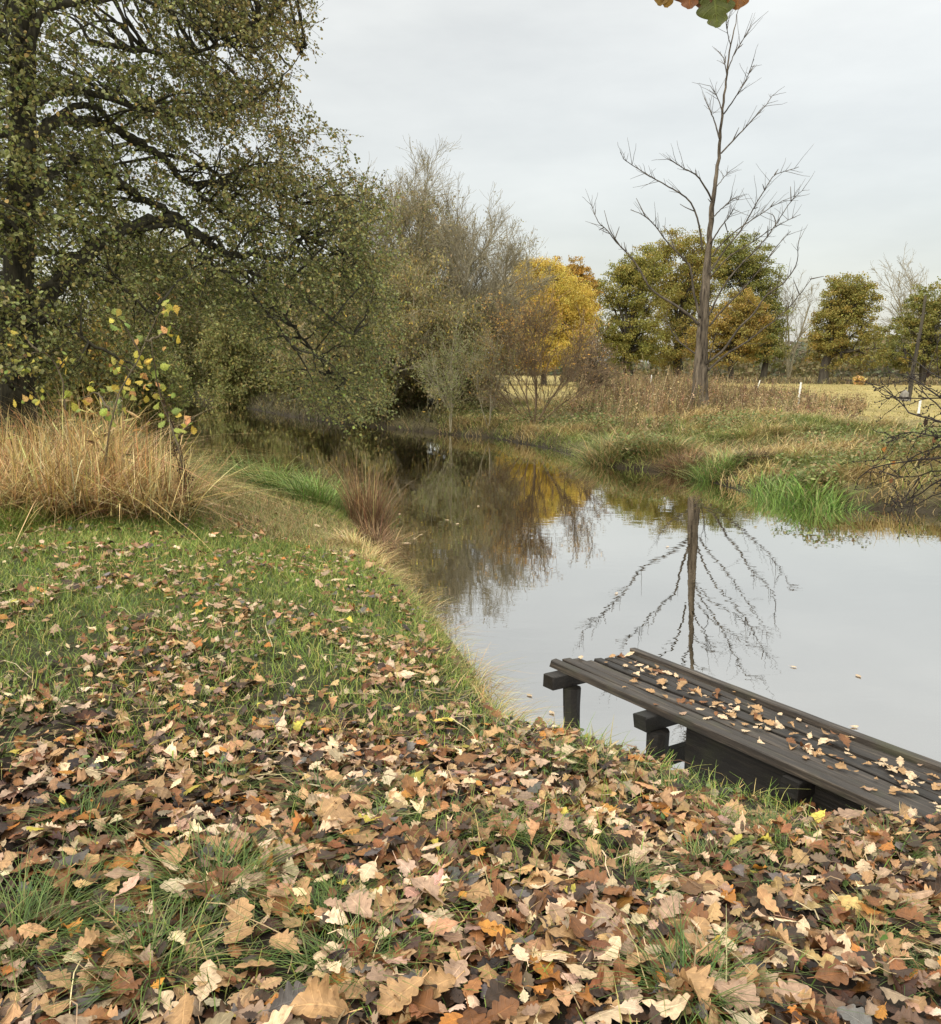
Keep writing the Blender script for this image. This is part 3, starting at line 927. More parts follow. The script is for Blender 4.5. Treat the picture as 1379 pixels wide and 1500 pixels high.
# fine dead stalks lying in the litter
mb = MB()
n = 420
x = rng.uniform(-3.2, 2.6, n); y = rng.uniform(1.6, 6.5, n)
h_, d1, d2, inn = terrain(x, y); k = ~inn & (d1 > .5)
x, y, h_ = x[k], y[k], h_[k]; n = len(x)
yw = rng.uniform(0, 6.28, n); L = rng.uniform(.06, .26, n)
t = np.linspace(0, 1, 5)
dv = np.stack([np.cos(yw), np.sin(yw), rng.uniform(0, .35, n)], -1)
P = np.stack([x, y, h_ + .03], -1)[:, None] + dv[:, None] * (L[:, None] * t)[..., None]
P[..., 2] += (.02 * np.sin(t * 3.1))[None]
P += rng.normal(0, .006, P.shape)
tubes(mb, P, np.full((n, 5), .0016) * rng.uniform(.7, 1.4, (n, 1)), 3, pick([(.42, .32, .17), (.2, .13, .07), (.5, .42, .25)], [3, 2, 2], n))
tag(mb.build('dead_stalks_litter', M_STRAW), 'thin dead stalks and twigs scattered among the fallen leaves', 'stalk litter', kind='stuff')

# ------------------------------------------------------------------ dry reed clump, left
rng = np.random.default_rng(109); random.seed(109)
STRAW = [(.40, .28, .115), (.49, .37, .165), (.29, .19, .07), (.19, .115, .045), (.55, .44, .22)]


def poly_sample(n, pg):
    pg = np.asarray(pg, float)
    out = np.zeros((0, 2))
    while len(out) < n:
        q = rng.uniform(pg.min(0), pg.max(0), (n * 2, 2))
        out = np.r_[out, q[inside(q[:, 0], q[:, 1], pg)]]
    return out[:n]


rb = np.array([gp(x, y, .75)[:2] for x, y in [(-120, 752), (60, 756), (190, 756), (245, 748), (258, 715), (235, 690), (120, 685), (-160, 690)]])
reed = empty('dry_grass_clump', (*rb.mean(0), .7))
tag(reed, 'tall clump of straw-coloured dry grass on the near bank below the leaning alder', 'dry grass')
q = poly_sample(7000, rb); hz = TZ(q[:, 0], q[:, 1])
n = len(q)
mb = MB()
edge = smooth(dist_poly(q[:, 0], q[:, 1], np.r_[rb, rb[:1]]) / .8)
rpx = proj(np.c_[q, hz])[0]
hh = np.interp(rpx, [-150, 20, 110, 200, 255, 300], [.9, .95, 1.12, 1.15, .95, .5]) * (.45 + .72 * edge) * rng.uniform(.55, 1.15, n) * (.55 + .9 * fbm(q[:, 0] * 1.5, q[:, 1] * 1.5, 41))
blades(mb, np.c_[q, hz - .02], hh, rng.uniform(.006, .017, n), rng.gamma(2, .55, n), rng.uniform(0, 6.28, n), pick(STRAW + [(.12, .075, .04)], [30, 24, 20, 14, 12, 8], n, .3), 6, rng.normal(.05, .42, n), tipc=1.15)
kk = rng.choice(n, 1500)
scatter(mb, proto_diamond(.07, .02), np.c_[q[kk], hz[kk] + rng.uniform(.05, .7, 1500) * hh[kk]], frames(rdir(1500) + [0, 0, -.3], rdir(1500)), rng.uniform(.12, .3, 1500), pick(STRAW, [3, 3, 3, 2, 2], 1500, .3))
mb.build('standing_stems', M_STRAW, reed, origin=reed.location)
# flattened stems at the foot
mb = MB()
fb = np.array([gp(x, y, .75)[:2] for x, y in [(-60, 768), (60, 772), (200, 770), (270, 766), (285, 745), (250, 728), (100, 735), (-60, 740)]])
q = poly_sample(4200, fb); g = fbm(q[:, 0] * 1.6, q[:, 1] * 1.6, 43); q = q[g > .42]; n = len(q)
blades(mb, np.c_[q, TZ(q[:, 0], q[:, 1]) + .02 + rng.random(n) * .22], rng.uniform(.25, .9, n), rng.uniform(.005, .013, n), rng.uniform(-.4, .8, n), rng.normal(-.3, 1.3, n) + np.where(rng.random(n) < .4, 2.8, 0), pick(STRAW, [26, 22, 20, 20, 12], n, .28), 5, rng.uniform(.3, 1.7, n), droop=1.0)
mb.build('flattened_stems', M_STRAW, reed, origin=reed.location)

# dry short grass on the slope below the clump, path side
mb = MB()
sl = np.array([gp(x, y, .45)[:2] for x, y in [(285, 700), (330, 690), (430, 735), (500, 775), (420, 790), (320, 775)]])
q = poly_sample(5200, sl); n = len(q)
blades(mb, np.c_[q, TZ(q[:, 0], q[:, 1]) - .01], rng.uniform(.07, .24, n), rng.uniform(.004, .008, n), rng.uniform(.2, 1.1, n), rng.uniform(0, 6.28, n), pick([(.36, .27, .13), (.24, .2, .08), (.14, .17, .05), (.3, .2, .1)], [3, 3, 4, 2], n, .18), 3, rng.uniform(0, .7, n))
tp = np.array([gp(x, y, .3)[:2] for x, y in [(290, 640), (330, 668), (430, 720), (520, 770), (430, 735), (300, 690), (250, 640)]])
q = poly_sample(5200, tp); n = len(q)
blades(mb, np.c_[q, TZ(q[:, 0], q[:, 1]) - .01], rng.uniform(.05, .16, n), rng.uniform(.006, .011, n), rng.uniform(.2, 1.1, n), rng.uniform(0, 6.28, n), pick([(.3, .24, .11), (.15, .18, .05), (.11, .15, .04)], [3, 4, 4], n, .18), 3, rng.uniform(0, .7, n))
# the near bank farther up the river
x = rng.uniform(-34, 0, 260000); y = rng.uniform(12.5, 62, 260000)
h_, dn, df, inn = terrain(x, y)
pp = proj(np.stack([x, y, h_], -1))[0]
k = (~inn) & (dn < df) & (dn < 6.5) & (pp > -60) & (pp < 640) & (rng.random(len(x)) < .55)
q = np.stack([x, y, h_], -1)[k]; n = len(q)
blades(mb, q - [0, 0, .02], rng.uniform(.06, .2, n), rng.uniform(.012, .022, n) * (.7 + y[k] / 45), rng.uniform(.2, 1.2, n), rng.uniform(0, 6.28, n), pick([(.12, .17, .045), (.16, .21, .06), (.3, .25, .11), (.1, .12, .04)], [4, 4, 2, 3], n, .2), 3, rng.uniform(0, .8, n))
# dry fringes hanging over the waterline
for (x, y, zz, r, nb, hh) in [(722, 1000, .42, .12, 160, .24), (712, 968, .4, .12, 140, .24), (700, 940, .38, .14, 120, .2), (668, 900, .36, .13, 120, .2), (640, 872, .34, .16, 140, .2), (612, 845, .3, .16, 160, .22), (590, 822, .28, .2, 160, .24), (735, 1035, .45, .12, 110, .2), (690, 925, .36, .1, 90, .26)]:
    tuft_blades(mb, gp(x, y, zz), r, nb, hh, STRAW + [(.2, .2, .06)], [4, 3, 3, 2, 2, 4], (.5, 1.6), (.003, .006), 4, .9)
tag(mb.build('dry_bank_grass', M_STRAW), 'short half-dry grass on the slope and towpath beside the river', 'grass', kind='stuff')


def clump(name, label, cat, spots, mat, group=None):
    """one plant made of blades around several roots; spots: (x,y,z base, radius, n, h, cols, wts, bend, width)"""
    c0 = spots[0][0]
    mb = MB()
    for (c, rad, nb, hh, cols, wts, bend, width, lean) in spots:
        tuft_blades(mb, c, rad, nb, hh, cols, wts, bend, width, 5, lean)
    z = float(TZ(np.array([c0[0]]), np.array([c0[1]]))[0])
    o = mb.build(name, mat, origin=(c0[0], c0[1], z))
    o.location = (c0[0], c0[1], z)
    return tag(o, label, cat, group)


BROWNT = [(.17, .10, .05), (.25, .15, .075), (.1, .06, .03), (.38, .27, .15)]
clump('sedge_tussock', 'tall russet sedge tussock at the near waterline beside the green sedge bed', 'sedge',
      [(gp(541, 766, .1), .26, 700, 1.12, BROWNT, [4, 4, 4, 2], (.05, .5), (.006, .012), .26), (gp(556, 785, .1), .24, 420, .5, BROWNT, [4, 4, 3, 3], (.3, 1.0), (.005, .01), .7)], M_STRAW)
clump('straw_tuft', 'pale straw-yellow grass tuft in front of the russet sedge tussock', 'grass tuft',
      [(gp(530, 800, .25), .24, 560, .28, STRAW, [3, 4, 1, 0, 4], (.3, 1.2), (.005, .009), .9), (gp(552, 824, .25), .2, 360, .24, STRAW, [3, 4, 1, 0, 4], (.5, 1.4), (.004, .008), .9)], M_STRAW)
SEDGE = [(.15, .24, .05), (.2, .29, .075), (.1, .155, .038), (.3, .31, .12)]
clump('sedge_bed', 'bright green sedge bed along the near waterline left of the russet tussock', 'sedge',
      [(gp(x, y, .12), r, nb, hh, SEDGE, [4, 4, 3, 2], (.3, 1.1), (.009, .016), .6) for x, y, r, nb, hh in
       [(470, 744, .45, 520, .75), (425, 728, .5, 620, .85), (390, 714, .5, 620, .85), (358, 700, .5, 560, .8), (492, 738, .45, 520, .75), (332, 686, .5, 420, .75)]], M_GRASS)
clump('grass_tuft', 'green grass tuft at the foot of the dry grass clump, left edge', 'grass tuft',
      [(gp(10, 775, .75), .35, 500, .35, GREENS, [4, 4, 3, 2, 1], (.2, 1.1), (.004, .007), .6)], M_GRASS)

# ------------------------------------------------------------------ far bank vegetation
rng = np.random.default_rng(110); random.seed(110)
MIX = np.array([(.17, .205, .055), (.235, .255, .075), (.38, .30, .12), (.46, .35, .17), (.27, .165, .075), (.11, .135, .04)])


def far_band(n, d0, d1, px0=640, px1=1560):
    """points on the far bank between d0 and d1 metres from its waterline"""
    P = []
    tot = 0
    while tot < n:
        s = rng.uniform(0, 1, n)
        base = interp_path(np.c_[FAR[1:17], np.zeros(16)], 500)[:, :2]
        nn = norm(np.gradient(base, axis=0)); nn = np.stack([nn[:, 1], -nn[:, 0]], -1)
        i = (s * 499).astype(int)
        q = base[i] + nn[i] * rng.uniform(d0, d1, n)[:, None] + rng.normal(0, .15, (n, 2))
        h, dn, df, inn = terrain(q[:, 0], q[:, 1])
        px, py, dz = proj(np.c_[q, h])
        k = (~inn) & (df < dn) & (px > px0) & (px < px1) & (df > d0 * .8)
        P.append(np.c_[q[k], h[k], df[k]]); tot += k.sum()
    return np.concatenate(P)[:n]


mb = MB()
q = far_band(70000, .02, 9)
n = len(q); x, y, df = q[:, 0], q[:, 1], q[:, 3]
g = fbm(x * .55, y * .55, 51); g2 = fbm(x * 1.7, y * 1.7, 52)
dry = np.clip((g - .5) * 3.6 + .5 + (df - 3) * .06, 0, 1)
ci = np.where(rng.random(n) < dry, rng.choice([2, 3, 3, 2, 4], n), rng.choice([0, 0, 1, 1, 5], n))
cc = np.clip(MIX[ci] * (1 + rng.normal(0, .18, (n, 1))) * (.45 + 1.1 * g2)[:, None], .01, .8)
hh = rng.uniform(.14, .42, n) * (.5 + 1.0 * g2) * (1 + .3 * dry)
blades(mb, np.c_[q[:, :3]] - [0, 0, .02], hh, rng.uniform(.012, .022, n), rng.uniform(.3, 1.3, n), rng.normal(-1.3, 1.4, n), cc, 3, rng.uniform(0, .8, n))
q = far_band(15000, .02, 5, 230, 665); n = len(q)
blades(mb, q[:, :3] - [0, 0, .02], rng.uniform(.2, .75, n), rng.uniform(.02, .035, n), rng.uniform(.3, 1.3, n), rng.uniform(0, 6.28, n), pick([(.10, .10, .04), (.075, .07, .035), (.15, .13, .05), (.06, .045, .03), (.2, .16, .07)], [3, 3, 2, 3, 1], n, .2), 3, rng.uniform(0, 1.0, n))
tag(mb.build('bank_grass', M_GRASS), 'rough green and straw grass covering the far river bank', 'grass', kind='stuff')

# nettles and leafy herbs: clumps of little leaves on the far bank
mb = MB()
D_LEAF = proto_diamond(.28)
q = far_band(4200, .2, 6)
g = fbm(q[:, 0] * .6 + 9, q[:, 1] * .6, 55)
q = q[g > .53]
m = 14
rep = np.repeat(np.arange(len(q)), m); n = len(rep)
hz = rng.uniform(.02, .48, n)
P = np.c_[q[rep][:, :2] + rng.normal(0, .12, (n, 2)), q[rep][:, 2] + hz]
scatter(mb, D_LEAF, P, frames(rdir(n) * [1, 1, .5], norm(rng.normal(0, .5, (n, 3)) + [0, -.2, 1])), rng.uniform(.05, .11, n), pick([(.12, .15, .045), (.17, .19, .07), (.22, .2, .085), (.26, .18, .08)], [4, 4, 3, 2], n, .2))
tag(mb.build('bank_undergrowth', M_FAR), 'leafy green nettles and herbs among the far bank grass', 'undergrowth', kind='stuff')

# tall brown dead weeds behind, round the dead tree
mb = MB()
WEED = [(.2, .135, .07), (.3, .21, .105), (.12, .08, .045), (.38, .29, .16), (.19, .17, .07)]
wp = np.array([gp(x, y, .7)[:2] for x, y in [(840, 606), (930, 628), (1020, 616), (1120, 624), (1250, 620), (1275, 598), (1180, 584), (1100, 577), (1000, 572), (900, 570), (850, 572)]])
q = poly_sample(12500, wp); g = fbm(q[:, 0] * .55, q[:, 1] * .55, 62); q = q[rng.random(len(q)) < smooth((g - .3) / .2)]; n = len(q)
pxx, pyy, _ = proj(np.c_[q, np.full(n, .8)])
q_keep = rng.random(n) < np.interp(pyy, [592, 606, 622], [1, .6, .15]); q = q[q_keep]; pxx = pxx[q_keep]; n = len(q)
hfac = np.interp(pxx, [840, 900, 1000, 1080, 1180, 1260], [1.05, 1.25, 1.05, .95, .62, .5]) * (.25 + 1.5 * fbm(q[:, 0] * .8, q[:, 1] * .8, 61) ** 1.3) * rng.gamma(9, 1 / 9, n)
base = np.c_[q, TZ(q[:, 0], q[:, 1])]
L = rng.uniform(.35, 1.15, n) * hfac * .82
t = np.linspace(0, 1, 4)
dv = norm(np.c_[rng.normal(0, .22, (n, 2)), np.ones(n)])
P = base[:, None] + dv[:, None] * (L[:, None] * t)[..., None] + rng.normal(0, .02, (n, 4, 3))
gw = fbm(q[:, 0] * .5, q[:, 1] * .5, 64)
wc = np.where((gw > .5)[:, None], pick(WEED, [4, 2, 5, 1, 1], n, .2), pick(WEED, [1, 4, 1, 5, 3], n, .2))
tubes(mb, P, np.linspace(.011, .006, 4)[None] * np.ones((n, 1)), 3, wc)
m = 9
rep = np.repeat(np.arange(n), m); nn = len(rep)
tt = rng.uniform(.3, 1.0, nn)
pp = base[rep] + dv[rep] * (L[rep] * tt)[:, None] + rng.normal(0, .05, (nn, 3))
scatter(mb, D_LEAF, pp, frames(rdir(nn), rdir(nn)), rng.uniform(.035, .10, nn), wc[rep] * rng.uniform(.7, 1.4, (nn, 1)))
tag(mb.build('dead_weeds', M_STRAW), 'tall brown dead weeds on the far bank around the dead tree', 'weeds', kind='stuff')

# pasture
mb = MB()
n = 42000
pxs = rng.uniform(620, 1600, n); yy = rng.uniform(26, 100, n)
P = at(pxs, np.full(n, 570.), yy); P[:, 2] = TZ(P[:, 0], P[:, 1])
h_, dn, df, inn = terrain(P[:, 0], P[:, 1])
k = (~inn) & (df > 7) & (df < dn)
P = P[k]; n = len(P)
g = fbm(P[:, 0] * .25, P[:, 1] * .12, 71)
cc = np.where((g > .5)[:, None], pick([(.32, .25, .09), (.40, .31, .13)], [1, 1], n, .12), pick([(.25, .225, .075), (.30, .25, .09)], [1, 1], n, .12))
blades(mb, P - [0, 0, .01], rng.uniform(.05, .15, n) * (.6 + .9 * g), rng.uniform(.02, .045, n), rng.uniform(.3, 1.2, n), rng.uniform(0, 6.28, n), cc, 2, rng.uniform(0, .8, n))
tag(mb.build('pasture_grass', M_STRAW), 'yellow-green pasture grass beyond the far bank', 'grass', kind='stuff')

# single tussocks and clumps at the far waterline
G2 = [(.12, .15, .045), (.2, .19, .07), (.33, .24, .11), (.08, .12, .03)]
for (x, y, r, nb, hh, cols, wts, nm, lab) in [
    (890, 672, .62, 900, .85, G2, [2, 3, 5, 1], 'grass_tussock', 'large domed straw and green grass tussock overhanging the far waterline'),
    (1003, 686, .3, 700, .72, BROWNT, [4, 3, 4, 1], 'sedge_tussock', 'small rust brown tussock on the far waterline under the dead tree'),
    (965, 676, .6, 600, .7, G2, [2, 4, 4, 1], 'grass_tussock', 'yellowish drooping grass tussock between the domed and the rust brown tussock'),
    (1050, 695, .5, 600, .6, SEDGE, [2, 1, 4, 3], 'grass_tussock', 'dull green grass tussock just right of the rust brown one'),
    (1106, 696, .26, 480, .55, [(.07, .045, .03), (.16, .11, .06), (.11, .08, .04)], [3, 2, 2], 'sedge_tussock', 'dark withered tussock beside the bright green reed bed'),
    (660, 636, .5, 700, .9, [(.05, .035, .025), (.1, .07, .04), (.18, .13, .07)], [3, 2, 1], 'sedge_tussock', 'dark brown tussock standing in the water under the willow sapling'),
]:
    c = gp(x, y, .12)
    clump(nm, lab, 'tussock', [(c, r, nb, hh, cols, wts, (.3, 1.3), (.012, .02), .8)], M_STRAW)
REED = [(.125, .215, .04), (.18, .27, .065), (.085, .14, .032), (.28, .3, .12)]
clump('reed_bed', 'bright green reed bed at the far waterline on the right', 'reeds',
      [(gp(x, y, .08), r, nb, hh, REED, [4, 4, 2, 1.5], (.15, 1.0), (.014, .024), .6) for x, y, r, nb, hh in
       [(1110, 728, .32, 200, .5), (1150, 730, .42, 300, .62), (1190, 736, .42, 300, .65), (1225, 741, .4, 260, .52), (1265, 745, .4, 200, .36), (1310, 748, .4, 170, .3), (1360, 751, .4, 150, .28), (1130, 722, .4, 200, .55)]], M_GRASS)

# ------------------------------------------------------------------ dead tree
rng = np.random.default_rng(111); random.seed(111)
DT = 33.0
S4, X4 = 549 / 1287, 830


def c4(p):
    return (p[0] * S4 + X4, p[1] * S4)


tz = float(gp(1020, 600, .7)[1])
base_dt = at(*c4((455, 1412)), DT); base_dt[2] = TZ(base_dt[0:1], base_dt[1:2])[0]
dead = empty('dead_tree', base_dt)
tag(dead, 'tall leafless dead tree with grey peeling trunk on the far bank', 'tree')
tr = [(455, 1425, 80), (458, 1380, 66), (462, 1250, 54), (470, 1100, 43), (480, 960, 32), (488, 850, 23), (500, 720, 19), (513, 620, 15.5), (525, 520, 12.5), (533, 430, 10), (540, 350, 8.5), (550, 270, 7), (558, 190, 6), (572, 120, 4.5), (585, 60, 3), (592, 28, 2)]
K = DT / F_PX * S4
P = np.array([np.r_[at(*c4(p), DT), p[2] * K / 2 * (.86 if p[1] < 1300 else 1)] for p in tr])
P = interp_path(P, 60)
mb = MB(); tubes(mb, P[:, :3] + rng.normal(0, .012, (60, 3)), P[:, 3] * rng.uniform(.93, 1.07, 60), 12)
mb.build('trunk', M_DEAD, dead, True, origin=base_dt)
BR = [
    ([(478, 1238), (430, 1205), (385, 1170), (360, 1130), (345, 1085)], 9, []),
    ([(455, 1115), (420, 1080), (370, 1045), (320, 1015), (285, 985), (262, 945), (245, 915), (205, 865), (175, 835), (140, 790), (110, 760), (88, 705)], 13, [[(190, 852), (150, 790), (130, 722)], [(165, 825), (182, 778)], [(130, 780), (112, 790)], [(205, 865), (198, 830)]]),
    ([(458, 1090), (437, 1000), (425, 920), (400, 885), (345, 830), (300, 770), (260, 735), (222, 720)], 12, [[(272, 745), (255, 710), (240, 680)], [(372, 858), (350, 795), (330, 775)]]),
    ([(468, 860), (455, 770), (430, 700), (400, 670), (340, 635), (280, 600), (225, 565), (195, 545), (184, 522)], 9, [[(440, 725), (410, 712), (390, 700)]]),
    ([(499, 685), (475, 640), (445, 600), (400, 575), (350, 545)], 9, [[(446, 602), (443, 583)], [(495, 692), (486, 682)]]),
    ([(525, 475), (510, 420), (492, 375), (475, 340)], 7, []),
    ([(535, 385), (520, 335), (497, 295)], 5, []),
    ([(551, 255), (540, 200), (525, 178)], 5, [[(545, 215), (548, 190)]]),
    ([(541, 390), (580, 335), (620, 270), (645, 205)], 6, [[(600, 302), (628, 262)], [(628, 250), (646, 222)]]),
    ([(532, 525), (580, 475), (630, 420), (680, 365), (706, 328)], 7, [[(572, 482), (593, 437)]]),
    ([(555, 240), (575, 190), (605, 140), (637, 88)], 5, [[(575, 188), (590, 150)], [(590, 165), (607, 150)]]),
    ([(564, 155), (553, 100), (553, 55)], 4, []),
    ([(500, 750), (545, 705), (575, 680), (592, 685)], 6, [[(556, 700), (570, 668)]]),
    ([(495, 835), (530, 780), (560, 740), (580, 712)], 7, [[(545, 765), (556, 810), (553, 830)]]),
    ([(513, 645), (540, 610), (557, 590)], 4, []),
    ([(490, 940), (550, 850), (600, 790), (640, 720), (680, 650), (715, 600), (750, 588), (798, 572)], 8, [[(715, 600), (728, 580)], [(680, 650), (674, 632)], [(646, 715), (658, 712)]]),
    ([(488, 1085), (530, 1000), (580, 930), (640, 870), (700, 800), (740, 740), (775, 690), (812, 655)], 9, [[(772, 692), (770, 640)], [(690, 812), (692, 775)]]),
    ([(500, 880), (540, 830), (600, 780), (660, 740), (720, 700), (778, 674)], 7, [[(700, 712), (715, 690)]]),
    ([(495, 950), (560, 880), (640, 830), (700, 790), (760, 755), (805, 735)], 7, [[(720, 780), (712, 740), (690, 730)]]),
    ([(490, 1120), (540, 1060), (600, 1000), (660, 930), (720, 850), (768, 795)], 8, [[(690, 890), (735, 840)]]),
    ([(480, 1250), (540, 1200), (590, 1130), (640, 1080), (690, 1010), (745, 970), (790, 905), (797, 820)], 12, [[(690, 1010), (740, 1000)]]),
    ([(482, 1275), (550, 1215), (610, 1180), (680, 1125), (750, 1070), (800, 1010), (840, 955)], 11, [[(800, 1010), (780, 960)], [(838, 958), (885, 948)]]),
    ([(470, 1395), (480, 1300), (492, 1230), (510, 1150)], 8, []),
    ([(415, 1415), (440, 1360), (470, 1300)], 7, []),
]
def dead_branch(pts, w, subs, dep):
    mb = MB()
    kk = max(12, len(pts) * 4)
    Dp = DT - .15 + dep * np.linspace(0, 1, len(pts)) ** 1.2
    P = np.array([at(*c4(p), d) for p, d in zip(pts, Dp)])
    P = interp_path(P, kk)
    P += np.cumsum(rng.normal(0, .007, P.shape), axis=0) * np.linspace(0, 1, kk)[:, None] * .5 + rng.normal(0, .005, P.shape)
    Rr = np.linspace(w * K / 2 * .78, .009, kk)
    tubes(mb, P, Rr, 6)
    for s in subs:
        i = np.argmin([abs(s[0][0] - p[0]) + abs(s[0][1] - p[1]) for p in pts])
        Q = np.array([at(*c4(p), Dp[min(i, len(Dp) - 1)] + .1 * j) for j, p in enumerate(s)])
        Q = interp_path(Q, 8)
        tubes(mb, Q, np.linspace(.022, .009, 8), 5)
    # short broken twigs
    nb = 3 * len(pts)
    idx = rng.integers(kk // 3, kk, nb)
    tg_ = norm(np.gradient(P, axis=0))[idx]
    d_ = norm(tg_ + rng.normal(0, .6, (nb, 3)) + [0, 0, .3])
    L_ = rng.uniform(.12, 1.0, nb) ** 1.3
    t = np.linspace(0, 1, 5)
    Q = P[idx][:, None] + d_[:, None] * (L_[:, None] * t)[..., None] + rng.normal(0, .012, (nb, 5, 3)) * t[None, :, None]
    tubes(mb, Q, np.broadcast_to(np.linspace(.009, .004, 5), (nb, 5)), 4)
    mb.build('branch', M_DEADTWIG, dead, True, origin=base_dt)


for pts_, w, subs in BR:
    dead_branch(pts_, w, subs, float(rng.uniform(-1.6, 1.6)))


# ------------------------------------------------------------------ trees
rng = np.random.default_rng(112); random.seed(112)
def crown_clusters(ells, D, n, surf=.55):
    """cluster centres inside ellipsoids given in photo pixels at distance D"""
    out = []
    k = D / F_PX
    ar = np.array([e[2] * e[3] for e in ells], float)
    for e, m in zip(ells, np.maximum(1, (n * ar / ar.sum()).astype(int))):
        c = at(e[0], e[1], D)
        d = rdir(m) * (surf + (1 - surf) * rng.random((m, 1)) ** .6)
        out.append(c + d * np.array([e[2] * k, min(e[2], 75) * k, e[3] * k]))
    return np.concatenate(out)


def oak_tree(name, label, D, basepx, tw, ells, cols, wts, nclus=130, per=70, ls=.32, cat='tree', group=None, fork=None, flat=.5, crad=.1, bark=None, limb_n=26, limb_r=1.0):
    base = at(basepx[0], basepx[1], D)
    base[2] = TZ(base[0:1], base[1:2])[0]
    root = empty(name, base)
    tag(root, label, cat, group)
    k = D / F_PX
    C = crown_clusters([(e[0], e[1], e[2] * 1.06, e[3] * 1.06) for e in ells], D, int(nclus * 3.6), .25)
    C = C[(fbm(C[:, 0] * .28 + D, C[:, 2] * .34, 85) > .40) | (rng.random(len(C)) < .25)]
    C += rng.normal(0, 3 * k, C.shape)
    wid = max(e[2] for e in ells) * k * 2
    # trunk with limbs to the clusters
    top = at(*(fork if fork else (basepx[0], basepx[1] - 60)), D)
    mb = MB()
    P = interp_path(np.array([np.r_[base - [0, 0, .3], tw * k * .62], np.r_[base + (top - base) * .12, tw * k * .5], np.r_[base + (top - base) * .5 + rng.normal(0, .1, 3), tw * k * .42], np.r_[top, tw * k * .33]]), 12)
    tubes(mb, P[:, :3], P[:, 3], 9)
    sel = C[rng.choice(len(C), min(limb_n, len(C)), replace=False)]
    for c in sel:
        s = P[rng.integers(6, 12), :3]
        mid = s * .5 + c * .5 + np.array([0, 0, .08 * np.linalg.norm(c - s)]) + rng.normal(0, .25, 3)
        q = interp_path(np.array([s, mid, c]), 8) + rng.normal(0, .07, (8, 3))
        tubes(mb, q, np.linspace(tw * k * .2 * limb_r, .03, 8), 5)
        for _ in range(3):
            j = rng.integers(3, 7); e2 = q[j] + rdir(1)[0] * wid * .12 + [0, 0, wid * .04]
            tubes(mb, interp_path(np.array([q[j], (q[j] + e2) / 2 + rng.normal(0, .15, 3), e2]), 5), np.linspace(.07, .02, 5), 4)
    mb.build('trunk', bark or M_OAKBARK, root, True, origin=base)
    mb = MB()
    per = int(per * 1.15); ls = ls * .66
    rep = np.repeat(np.arange(len(C)), per); n = len(rep)
    r = wid * crad * .85 * rng.uniform(.5, 1.5, len(C))
    d = rdir(n) * (rng.random((n, 1)) ** .5)
    P = C[rep] + d * r[rep][:, None] * np.array([1, 1, flat]) + rng.normal(0, wid * .014, (n, 3))
    cc = pick(cols, wts, len(C), .10)[rep] * .5 + pick(cols, wts, n, .2) * .5
    Mx = frames(rdir(n) + [0, 0, -.3], norm(rng.normal(0, .7, (n, 3)) + [0, -.1, .9]))
    scatter(mb, proto_diamond(.34), P, Mx, rng.uniform(.6, 1.3, n) * ls, np.clip(cc, .01, .6))
    mb.build('crown', M_FAR, root, origin=base)
    return root


OG = [(.22, .215, .05), (.27, .235, .055), (.185, .19, .045), (.31, .235, .055)]
OY = [(.25, .205, .05), (.31, .215, .05), (.21, .19, .05), (.33, .205, .05)]
OD = [(.16, .175, .045), (.205, .21, .055), (.235, .21, .055), (.13, .145, .04)]
YEL = [(.57, .41, .075), (.51, .405, .085), (.60, .37, .065), (.45, .38, .095)]
ORB = [(.42, .26, .06), (.34, .22, .06), (.48, .28, .055), (.26, .2, .06)]
GT = 'oaks along the far edge of the pasture'
oak_tree('oak_tree', 'light green oak with open crown, left of the dead tree trunk, in the pasture', 105, (922, 557), 15, [(905, 412, 32, 26), (930, 420, 40, 40), (915, 480, 50, 40), (945, 390, 34, 28), (885, 430, 20, 30), (925, 512, 52, 26)], OG, [4, 3, 3, 1], 150, 70, .34, group=GT, fork=(918, 500))
oak_tree('oak_tree', 'broad tall oak with yellowing top directly behind the dead tree', 118, (994, 556), 15, [(1000, 372, 40, 34), (975, 400, 40, 40), (1025, 410, 36, 50), (1000, 455, 60, 45), (985, 508, 60, 32)], OG + OY, [3, 3, 2, 1, 3, 2, 2, 1], 170, 70, .36, group=GT, fork=(996, 480))
oak_tree('oak_tree', 'yellow-brown low oak on the right of the dead trunk', 104, (1072, 556), 9, [(1080, 470, 40, 42), (1060, 502, 56, 32), (1100, 480, 30, 36)], OY, [3, 4, 2, 2], 110, 75, .32, group=GT, fork=(1074, 510))
oak_tree('oak_tree', 'tall dark green oak with full rounded crown right of the dead tree', 122, (1118, 556), 10, [(1085, 385, 42, 38), (1110, 420, 36, 50), (1100, 470, 48, 50), (1122, 503, 32, 36), (1065, 380, 28, 34)], OD, [3, 4, 3, 1], 170, 75, .36, group=GT, fork=(1128, 500))
oak_tree('oak_tree', 'freestanding olive oak with leaning trunk at the right of the pasture', 96, (1205, 560), 15, [(1240, 425, 32, 26), (1225, 445, 34, 28), (1262, 445, 26, 34), (1240, 480, 50, 36), (1246, 518, 54, 24), (1214, 508, 30, 28)], OY + OD, [3, 1, 4, 1, 1, 2, 3, 0], 170, 70, .3, group=GT, fork=(1222, 505))
oak_tree('oak_tree', 'mixed green oak behind the leaning pole near the right edge', 100, (1352, 560), 10, [(1365, 445, 34, 36), (1340, 500, 48, 44), (1390, 480, 40, 60), (1350, 470, 34, 24)], OD + OY, [3, 3, 3, 1, 1, 1, 1, 0], 150, 70, .32, group=GT, fork=(1354, 500))
